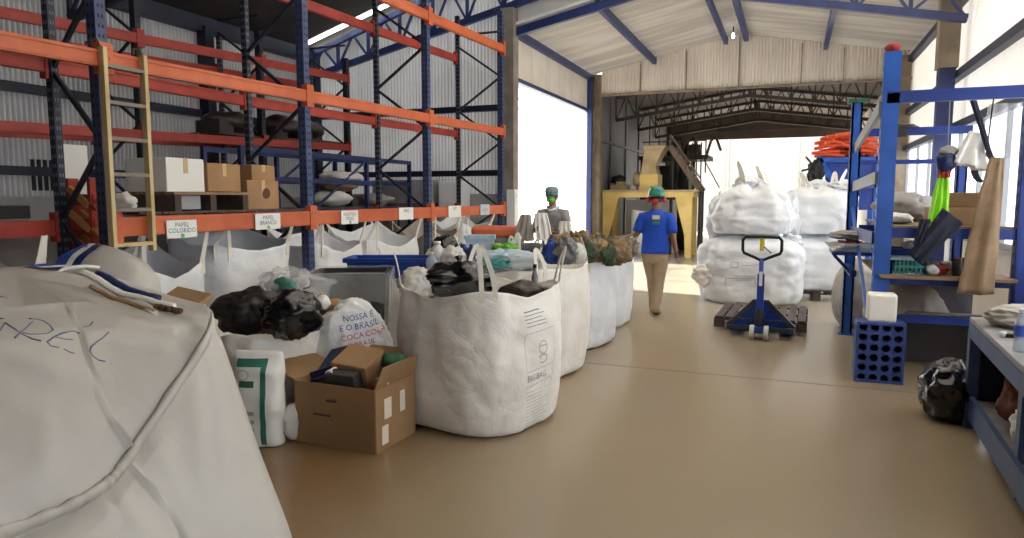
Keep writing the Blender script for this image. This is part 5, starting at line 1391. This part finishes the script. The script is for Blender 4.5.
def wbottle(x, y, label):
    t = thing('water_bottle', label, 'bottle', (x, y, .776))
    b = MB().lathe([(.026, 0), (.032, .006), (.032, .07), (.029, .08), (.032, .09), (.032, .15), (.026, .175), (.013, .2), (.013, .215)], (0, 0, 0), 18); b.build('body', 'bottle_water', t, local=True)
    b = MB().lathe([(.0335, .085), (.0335, .145)], (0, 0, 0), 18, cap0=False, cap1=False); b.build('label_band', 'bottle_label', t, local=True)
    b = MB().lathe([(.016, .213), (.016, .235)], (0, 0, 0), 14); b.build('cap', 'plastic_white', t, local=True)
wbottle(1.175, 4.42, 'left one of two clear water bottles with blue labels on the bench')
wbottle(1.235, 4.43, 'right one of two clear water bottles, partly cut by the picture edge')
t = thing('metal_clip', 'small metal part lying on the bench left of the water bottles', 'part', (1.2, 4.85, .776))
b = MB(); b.lathe([(.012, 0), (.02, .01), (.02, .03), (.008, .035)], (0, 0, 0), 12); b.build('knob', 'galv', t, local=True); b = MB(); b.box((.06, .0, .012), (.1, .04, .022)); b.build('body', 'rubber', t, .004, local=True)
for k, (x, y, s, m, l) in enumerate(((1.42, 4.95, (.18, .16, .19), 'rust', 'rusty brown scrap piled on the lower bench shelf'), (1.52, 5.2, (.2, .16, .2), 'cardboard_dark', 'dark brown lump behind the rusty scrap on the bench shelf'), (1.30, 4.62, (.09, .1, .13), 'cloth_white', 'cream rag hanging at the front of the bench shelf'), (1.42, 4.5, (.1, .1, .08), 'cardboard_dim', 'tan rag under the cream rag on the bench shelf'))):
    sh('scrap_heap', (x, y, .2+s[2]*.9), s, m, l, 'scrap', 70+k, .201, .35, .35)

# ================================================================ beyond: blue stillage, yellow machine
t = thing('blue_stillage', 'blue steel stillage behind the white sacks, heaped with orange pieces', 'stillage', (.85, 13.3, 0))
for x in (.42, 1.32):
    for y in (13.0, 13.9):
        b = MB(); b.span((x-.05, y-.05, 0), (x+.05, y+.05, 2.3)); b.build('post', 'rack_bright', t)
for z in (1.80, 2.24):
    b = MB(); b.span((.37, 12.95, z-.04), (1.37, 13.02, z+.04)); b.span((.37, 13.88, z-.04), (1.37, 13.95, z+.04)); b.span((.37, 12.95, z-.04), (.44, 13.95, z+.04)); b.span((1.3, 12.95, z-.04), (1.37, 13.95, z+.04)); b.build('rail', 'rack_bright', t)
b = MB(); b.bar((.42, 12.98, 2.24), (.95, 12.98, 1.40), .06, .09); b.build('diagonal', 'rack_bright', t)
b = MB(); b.span((.52, 12.99, 1.4), (1.3, 13.01, 2.2)); b.build('side_panel', 'rack_deep', t)
b = MB(); b.span((.40, 12.98, 2.26), (1.34, 13.92, 2.28)); b.build('floor_panel', 'rack_deep', t)
orr = random.Random(5)
for k in range(52):
    a = orr.uniform(-.5, .5); x, y, z = .48+orr.random()*.72, 13.1+orr.random()*.45, 2.29+.38*(k/52)
    L_ = orr.uniform(.25, .5); b = MB()
    pts = [V((x-L_/2*math.cos(a), y, z)), V((x, y+.05, z+.03+orr.uniform(-.02, .03))), V((x+L_/2*math.cos(a), y+.1*math.sin(a), z+orr.uniform(-.03, .03)))]
    b.tube(pts, .034, 6)
    solo('orange_strip', b, 'orange_plastic', 'orange plastic strip in the tangle on the blue stillage', 'strip', 'orange strips on the blue stillage')
b = MB(); b.blob((.36, 12.9, 2.0), (.13, .12, .22), 5, .5, 4, None, 2.5, .4); b.tube([(.36, 12.9, 2.1), (.2, 12.9, 2.3)], .02, 6); b.tube([(.3, 12.9, 2.1), (.14, 12.88, 2.06)], .02, 6); b.tube([(.42, 12.92, 1.9), (.42, 12.92, 1.4), (.42, 12.92, .0)], .02, 6)
solo('black_tangle', b, 'rubber', 'black tangled part hooked on the left of the blue stillage', 'metal part')

t = thing('press_machine', 'yellow steel machine with gantry legs and a hopper in the back shed', 'machine', (-3.75, 19.6, 0))
b = MB(); b.span((-4.92, 19.0, 1.62), (-2.42, 20.3, 1.80)); b.build('platform', 'machine_yellow', t)
b = MB(); b.span((-4.92, 18.96, 1.76), (-2.3, 20.3, 1.82)); b.build('deck_plate', 'machine_beige', t)
for x, s in ((-4.82, 1), (-2.55, -1)):
    b = MB(); b.poly([(x-.09*s, 19.0, 0), (x+.07*s, 19.0, 0), (x+.10*s, 19.0, .6), (x+.36*s, 19.0, 1.62), (x-.09*s, 19.0, 1.62)], .08, (0, 1, 0)); b.build('gusset_leg', 'machine_yellow', t)
    b = MB(); b.span((x-.08, 20.1, 0), (x+.08, 20.26, 1.62)); b.build('leg', 'machine_yellow', t)
b = MB(); b.span((-3.92, 19.2, 1.82), (-3.42, 19.9, 2.25)); b.build('base_box', 'machine_yellow', t)
b = MB(); b.rings([[V((-3.9, 19.2, 2.25)), V((-3.45, 19.2, 2.25)), V((-3.45, 19.8, 2.25)), V((-3.9, 19.8, 2.25))], [V((-3.85, 19.2, 2.55)), V((-3.5, 19.2, 2.5)), V((-3.5, 19.8, 2.5)), V((-3.85, 19.8, 2.55))], [V((-3.8, 19.15, 2.9)), V((-3.3, 19.15, 2.9)), V((-3.3, 19.85, 2.9)), V((-3.8, 19.85, 2.9))], [V((-3.85, 19.1, 3.02)), V((-3.2, 19.1, 3.02)), V((-3.2, 19.9, 3.02)), V((-3.85, 19.9, 3.02))]], sm=False); b.build('hopper', 'machine_beige', t)
b = MB(); b.lathe([(.06, 0), (.17, .02), (.2, .1), (.2, .28), (.12, .34)], (-4.15, 19.45, 2.12), 20, 'X'); b.build('motor_drum', 'machine_beige', t)
b = MB(); b.span((-4.75, 19.2, 1.82), (-4.3, 19.7, 1.95)); b.box((-4.5, 19.45, 2.0), (.25, .2, .12)); b.build('gear_case', 'machine_beige', t)
b = MB(); b.blob((-4.6, 19.5, 2.12), (.22, .15, .12), 3, .4, 3, None, 2.5, .4); b.build('hose_nest', 'machine_dark', t)
b = MB(); b.span((-4.6, 20.6, 0), (-3.2, 21.3, 1.55)); b.build('rear_tank', 'fabric_cool', t)
t = thing('white_sack_row', 'white sack standing under the yellow gantry behind the man', 'sack', (-3.7, 20.0, 0))
bb = bag((-3.75, 19.75, 0), .95, .8, 1.25, 91, .1, wr=.03, fill=.95, N=72, M=24); bb.build('sack_body', 'fabric_cool', t); t.name = 'woven_sack'
t = thing('conveyor_stair', 'dark steel stair with handrails right of the yellow hopper', 'stair', (-2.8, 19.4, 0))
A, B_ = V((-3.12, 19.35, 3.0)), V((-2.28, 19.35, 1.78))
for y in (19.3, 19.9):
    b = MB(); b.bar(A+V((0, y-19.35, 0)), B_+V((0, y-19.35, 0)), .05, .16); b.build('stringer', 'stair_brown', t)
for i in range(8):
    p = A.lerp(B_, (i+.5)/8); b = MB(); b.box((p.x, 19.6, p.z), (.2, .6, .03)); b.build('tread', 'stair_brown', t)
b = MB()
for i in range(5):
    p = A.lerp(B_, i/4); b.cyl((p.x, 19.28, p.z), (p.x, 19.28, p.z+.32), .018, 6)
b.bar(A+V((0, -.07, .32)), B_+V((0, -.07, .32)), .03, .04); b.build('handrail', 'stair_brown', t)
b = MB(); b.span((-2.34, 19.3, 0), (-2.26, 19.38, 1.78)); b.span((-2.34, 19.85, 0), (-2.26, 19.93, 1.78)); b.span((-3.2, 19.85, 0), (-3.12, 19.93, 3.0)); b.build('support', 'machine_dark', t)
t = thing('dark_plant', 'dark raised platform crowded with machinery behind the stair', 'machine', (-2.9, 22.2, 0))
b = MB(); b.span((-4.4, 21.4, 2.75), (-2.35, 22.9, 2.88)); b.build('platform', 'machine_dark', t)
for x in (-4.3, -3.3, -2.95):
    for y in (21.5, 22.8):
        b = MB(); b.span((x-.06, y-.06, 0), (x+.06, y+.06, 2.75)); b.build('leg', 'machine_dark', t)
b = MB(); b.span((-4.3, 21.9, 0), (-2.95, 22.8, 2.6)); b.build('cabinet', 'machine_dark', t)
mr = random.Random(8)
for k in range(9):
    x, z = -3.6+mr.random()*1.2, 2.9
    b = MB()
    if k % 3 == 0: b.lathe([(.12, 0), (.16, .05), (.16, .3), (.08, .36)], (x, 21.8+mr.random()*.6, z), 14)
    elif k % 3 == 1: b.tube([(x, 21.6, z), (x+.1, 21.65, z+.4), (x+.25, 21.6, z+.5), (x+.4, 21.6, z+.1)], .04, 8)
    else: b.box((x, 21.9, z+.16), (.25, .3, .32))
    b.build('machine_unit', 'machine_dark' if k % 2 else 'stair_brown', t)
for k in range(7):
    x = -3.2+.13*k
    b = MB(); b.cyl((x, 21.45, 2.35-.1*(k % 3)), (x, 21.45, 3.35-.1*(k % 2)), .022, 6); b.build('pipe', 'stair_brown', t)
b = MB(); b.bar((-4.3, 21.42, 3.3), (-2.4, 21.42, 3.3), .03, .04); b.build('guard_rail', 'stair_brown', t)
b = MB(); b.bar((-2.5, 21.5, 2.8), (-2.0, 21.5, 1.9), .02, .03); b.build('cable', 'machine_dark', t)

# ================================================================ people
def person_body(J, root='pelvis', ed=None):
    return skin(J, ed, root, 2)
EDG = [('pelvis', 'waist'), ('waist', 'chest'), ('chest', 'neck'), ('neck', 'head0'), ('head0', 'head1'), ('head1', 'head2'),
       ('chest', 'shL'), ('shL', 'elL'), ('elL', 'wrL'), ('chest', 'shR'), ('shR', 'elR'), ('elR', 'wrR'),
       ('pelvis', 'hipL'), ('hipL', 'knL'), ('knL', 'anL'), ('anL', 'toL'), ('pelvis', 'hipR'), ('hipR', 'knR'), ('knR', 'anR'), ('anR', 'toR')]
def lathe_path(b, pts, prof, n=20):
    """tube with elliptic section (rx, ry) per point, axes world x and y-ish"""
    R = []
    for (p, (rx, ry)) in zip(pts, prof): R.append([V(p)+V((math.cos(2*PI*k/n)*rx, math.sin(2*PI*k/n)*ry, 0)) for k in range(n)])
    b.rings(R); return b
def make_person(label, loc, rz, J, shirt, trousers, hands, extra, skinm='skin', sleeves=.5, sleeve_r=.062, hem=.86, long_sleeve=False):
    t = thing('person', label, 'person', loc, rz)
    body = skin({k: v for k, v in J.items() if k not in ('face', 'down')}, EDG, 'pelvis', 2)
    # face: nose, eyes, mouth and ears grow from the same body mesh
    h1, h2 = V(J['head1'][0]), V(J['head2'][0]); f = J['face']
    hc = (h1+V(J['head0'][0]))/2+V((0, 0, .035)); f = V(f); s = V((f.y, -f.x, 0))
    body.add(skin({'a': (hc+f*.07, .014), 'b': (hc+f*.105+V((0, 0, -.018)), .013)}, [('a', 'b')], 'a', 1))
    for q in (-1, 1):
        body.blob(hc+s*q*.085+V((0, 0, -.01)), (.014, .02, .032), 3, .1, 2)
    for (w, d, sd, cu) in hands: body.add(hand(w, d, sd, cu, .98))
    body.build('body', skinm, t, local=True)
    b = MB()
    for q in (-1, 1): b.blob(hc+f*.088+s*q*.032+V((0, 0, .016)), (.011, .009, .007), 1, 0, 2, crease=0)
    b.build('eyes', 'hair', t, local=True)
    b = MB().blob(hc+f*.088+V((0, 0, -.052)), (.024, .008, .007), 1, 0, 2, crease=0); b.build('mouth', 'cloth_red', t, local=True)
    # shirt: torso with sleeves as one skinned garment
    P = lambda k: V(J[k][0])
    nd = {'w0': ((P('pelvis')+V((0, 0, hem-J['pelvis'][0][2]))), .175, .125), 'w': (P('waist'), .165, .118), 'c': (P('chest'), .178, .122), 'n': (P('chest').lerp(P('neck'), .62), .085, .075)}
    ee = [('w0', 'w'), ('w', 'c'), ('c', 'n')]
    for sd in 'LR':
        nd['s'+sd] = (P('sh'+sd), .078); ee.append(('c', 's'+sd))
        if long_sleeve:
            nd['e'+sd] = (P('el'+sd), .060); nd['r'+sd] = (P('el'+sd).lerp(P('wr'+sd), .92), .046); ee += [('s'+sd, 'e'+sd), ('e'+sd, 'r'+sd)]
        else:
            nd['e'+sd] = (P('sh'+sd).lerp(P('el'+sd), .82), sleeve_r+.008); ee.append(('s'+sd, 'e'+sd))
    g = MB(); pz, cz, nz = P('pelvis'), P('chest'), P('neck')
    prof = [((pz.x, pz.y, hem), .186, .145), ((pz.x, pz.y, hem+.08), .184, .142), (P('waist'), .172, .130), (cz.lerp(P('waist'), .4), .182, .128), (cz+V((0, 0, .0)), .190, .130), (cz+V((0, 0, .05)), .178, .120), (cz+V((0, 0, .095)), .135, .098), (nz+V((0, 0, -.02)), .085, .078), (nz+V((0, 0, .0)), .070, .068)]
    lathe_path(g, [p for p, _, _ in prof], [(a, c_) for _, a, c_ in prof], 28)
    for sd in 'LR':
        ps = [P('chest').lerp(P('sh'+sd), .45)+V((0, 0, .02)), P('sh'+sd)+V((0, 0, -.03)), P('sh'+sd).lerp(P('el'+sd), .5), P('el'+sd) if long_sleeve else P('sh'+sd).lerp(P('el'+sd), .85)]; rs = [.070, .082, .076, .070]
        if long_sleeve: ps.append(P('el'+sd).lerp(P('wr'+sd), .92)); rs = [.078, .084, .072, .062, .044]
        g.tube(ps, rs, 14)
    bmesh.ops.subdivide_edges(g.bm, edges=[e for e in g.bm.edges if e.calc_length() > .06], cuts=1, use_grid_fill=True)
    for v in g.bm.verts: v.co += V((noise.noise(v.co*9), noise.noise(v.co*9+V((5, 0, 0))), 0))*.012
    g.build('shirt', shirt, t, local=True)
    nd = {'p': (P('pelvis')+V((0, 0, .02)), .155, .112)}; ee = []
    for sd in 'LR':
        nd['h'+sd] = (P('hip'+sd)+V((0, 0, -.08)), .098); nd['k'+sd] = (P('kn'+sd), .078); nd['a'+sd] = (P('an'+sd)+V((0, 0, .02)), .066)
        ee += [('p', 'h'+sd), ('h'+sd, 'k'+sd), ('k'+sd, 'a'+sd)]
    g = MB(); pz = P('pelvis')
    lathe_path(g, [pz+V((0, 0, .09)), pz+V((0, 0, .0)), pz+V((0, 0, -.08)), pz+V((0, 0, -.16)), pz+V((0, 0, -.2))], [(.145, .11), (.158, .12), (.160, .124), (.12, .1), (.05, .05)], 24)
    for sd in 'LR':
        g.tube([P('hip'+sd)+V((0, 0, -.0)), P('hip'+sd).lerp(P('kn'+sd), .4), P('kn'+sd), P('kn'+sd).lerp(P('an'+sd), .5), P('an'+sd)+V((0, 0, .02)), P('an'+sd)+V((0, 0, -.03))], [.098, .094, .078, .070, .064, .066], 16)
    bmesh.ops.subdivide_edges(g.bm, edges=[e for e in g.bm.edges if e.calc_length() > .06], cuts=1, use_grid_fill=True)
    for v in g.bm.verts: v.co += V((noise.noise(v.co*8+V((0, 0, 3))), noise.noise(v.co*8+V((5, 0, 0))), 0))*.010
    g.build('trousers', trousers, t, local=True)
    for sd in 'LR':
        a, e = P('an'+sd), P('to'+sd); d = e-a; 
        g = skin({'h': (a+V((0, 0, -.035))-d.normalized()*.04, .046, .04), 'm': (a.lerp(e, .5)+V((0, 0, -.03)), .05, .036), 't': (e+d.normalized()*.03, .044, .026)}, [('h', 'm'), ('m', 't')], 'h', 2)
        zz = min(v.co.z for v in g.bm.verts); fl = min(0.012, 0) if sd in J['down'] else None
        if sd in J['down']:
            for v in g.bm.verts:
                if v.co.z < 0.002: v.co.z = .002
        g.build('shoe', 'shoe', t, local=True)
    extra(t, J, hc, f, s)
    return t
J = {'pelvis': ((0, 0, .90), .09, .09), 'waist': ((0, 0, 1.08), .09, .09), 'chest': ((0, .0, 1.30), .095, .095), 'neck': ((0, .01, 1.45), .055), 'head0': ((0, .03, 1.52), .068, .075), 'head1': ((0, .035, 1.60), .078, .092), 'head2': ((0, .03, 1.665), .055, .065),
     'shL': ((-.175, 0, 1.37), .058), 'elL': ((-.245, -.03, 1.10), .042), 'wrL': ((-.40, .10, 1.065), .030), 'shR': ((.175, 0, 1.37), .058), 'elR': ((.235, -.03, 1.09), .042), 'wrR': ((.275, .03, .87), .030),
     'hipL': ((-.085, 0, .85), .075), 'knL': ((-.05, .13, .50), .062), 'anL': ((-.01, .05, .13), .042), 'toL': ((-.01, .22, .07), .036),
     'hipR': ((.085, 0, .85), .075), 'knR': ((.055, .02, .47), .062), 'anR': ((.02, -.02, .09), .042), 'toR': ((.03, .16, .04), .036), 'face': (0, 1, 0), 'down': 'R'}
def extra_walk(t, J, hc, f, s):
    b = MB(); c = hc+V((0, 0, .045)); R = []
    for r, z in ((.122, -.02), (.126, .0), (.122, .045), (.10, .09), (.06, .118), (.015, .128)): R.append([c+V((math.cos(2*PI*k/24)*r*.88, math.sin(2*PI*k/24)*r*1.03-.01, z)) for k in range(24)])
    b.rings(R); h = b.build('helmet', 'helmet_green', t, local=True)
    b = MB(); b.blob(c+V((.02, -.09, .055)), (.05, .04, .035), 3, .2, 3); b.build('blue_patch', 'helmet_blue', h, local=True)
    b = MB(); b.blob(c+V((-.03, -.05, .105)), (.05, .03, .02), 4, .2, 3); b.build('yellow_patch', 'plastic_green', h, local=True)
    b = MB(); R = [[c+V((math.cos(2*PI*k/24)*r*.9, .03+math.sin(2*PI*k/24)*r*1.1, z)) for k in range(24)] for r, z in ((.118, -.025), (.138, -.02), (.138, -.008), (.118, -.004))]; b.rings(R); b.build('brim', 'helmet_green', h, local=True)
    for q in (-1, 1):
        b = MB(); b.lathe([(.012, 0), (.04, .004), (.044, .02), (.036, .042), (.01, .048)], hc+V((q*.082, .0, -.015)), 18, M=Matrix.Rotation(q*PI/2, 3, 'Y')); b.build('ear_muff', 'muff_red', t, local=True)
    b = MB(); b.blob(hc+V((-.01, -.09, -.035)), (.05, .022, .04), 5, .2, 3); b.build('red_neck_flap', 'muff_red', t, local=True)
    b = MB(); b.blob(hc+V((0, -.04, -.01)), (.078, .06, .06), 6, .1, 3); b.build('hair', 'hair', t, local=True)
    b = MB(); b.grid(lambda u, v: V((.005+.10*(u-.5)+.02, -.140-.006*math.sin(PI*u), 1.345+.055*(v-.5))), 6, 3); o = b.build('back_print', 'label_white', t, local=True)
    for v in o.data.vertices: pass
    b = MB(); b.grid(lambda u, v: V((.025+.10*(u-.5), -.142-.005*math.sin(PI*u), 1.275+.05*(v-.5))), 6, 3); b.build('back_print', 'plastic_teal', t, local=True)
make_person('man in blue T-shirt, khaki trousers and green helmet walking away', (-1.68, 9.34, 0), .02, J, 'shirt_blue', 'khaki',
            [((-.40, .10, 1.065), (-1, .35, .1), (.2, .9, .3), .5), ((.275, .03, .87), (.03, .08, -1), (-.3, 1, 0), .35)], extra_walk)
J2 = {'pelvis': ((0, 0, .92), .09, .09), 'waist': ((0, 0, 1.08), .09, .09), 'chest': ((0, -.02, 1.32), .095, .095), 'neck': ((0, -.04, 1.48), .055), 'head0': ((0, -.07, 1.56), .07, .075), 'head1': ((0, -.08, 1.64), .08, .092), 'head2': ((0, -.07, 1.705), .058, .068),
      'shL': ((-.19, -.02, 1.39), .06), 'elL': ((-.27, -.10, 1.12), .044), 'wrL': ((-.14, -.30, 1.14), .031), 'shR': ((.19, -.02, 1.39), .06), 'elR': ((.27, -.12, 1.12), .044), 'wrR': ((.14, -.30, 1.10), .031),
      'hipL': ((-.09, 0, .86), .09), 'knL': ((-.10, -.02, .48), .062), 'anL': ((-.10, .0, .09), .042), 'toL': ((-.11, -.17, .04), .036),
      'hipR': ((.09, 0, .86), .09), 'knR': ((.10, -.02, .48), .062), 'anR': ((.10, .0, .09), .042), 'toR': ((.11, -.17, .04), .036), 'face': (0, -1, 0), 'down': 'LR'}
def extra_sort(t, J, hc, f, s):
    b = MB(); c = hc+V((0, 0, .04)); R = []
    for r, z in ((.112, -.005), (.118, .02), (.112, .06), (.085, .09), (.02, .105)): R.append([c+V((math.cos(2*PI*k/24)*r*.9, math.sin(2*PI*k/24)*r, z)) for k in range(24)])
    b.rings(R); h = b.build('cap', 'cap_grey', t, local=True)
    b = MB(); b.blob(hc+V((0, .035, -.01)), (.09, .075, .085), 6, .1, 3); b.build('neck_cloth', 'cap_grey', t, local=True)
    b = MB(); b.blob(hc+V((0, -.055, -.058)), (.066, .052, .05), 4, .08, 3); b.build('face_mask', 'mask_green', t, local=True)
    b = MB(); b.tube([hc+V((math.cos(a*PI/8-PI)*.09, math.sin(a*PI/8-PI)*.10+.0, .02)) for a in range(9)], .016, 8); b.build('goggles', 'plastic_teal', t, local=True)
    b = MB(); b.tube([(-.09, -.02, 1.47), (-.05, -.10, 1.43), (0, -.13, 1.41), (.05, -.10, 1.43), (.09, -.02, 1.47)], .022, 8); b.build('collar', 'cloth_white', t, local=True)
make_person('worker in grey uniform, cap and green mask sorting behind the heap', (-3.34, 9.98, 0), -.05, J2, 'coverall', 'coverall',
            [((-.14, -.30, 1.14), (.5, -.6, .1), (0, 0, 1), .6), ((.14, -.30, 1.10), (-.5, -.6, .1), (0, 0, 1), .6)], extra_sort, long_sleeve=True)
w0 = V((-3.34, 9.98, 0))
cloth('white_bag', 'white plastic bag held up by the grey worker', 'bag', w0+V((-.06, -.40, 1.38)), w0+V((.02, -.40, .98)), .20, .26, 'plastic_white', 11, (1, 0, 0), .05, 3, .05)
cloth('white_bag', 'pale bag hanging from the right arm of the grey worker', 'bag', w0+V((.27, -.28, 1.26)), w0+V((.28, -.28, .92)), .16, .26, 'cloth_white', 12, (1, 0, 0), .04, 3, .06)
cloth('grey_bag', 'grey cloth bag held out at the left of the grey worker', 'bag', w0+V((-.34, -.30, 1.36)), w0+V((-.40, -.30, .96)), .14, .34, 'cloth_grey', 13, (1, 0, 0), .05, 3, .07)
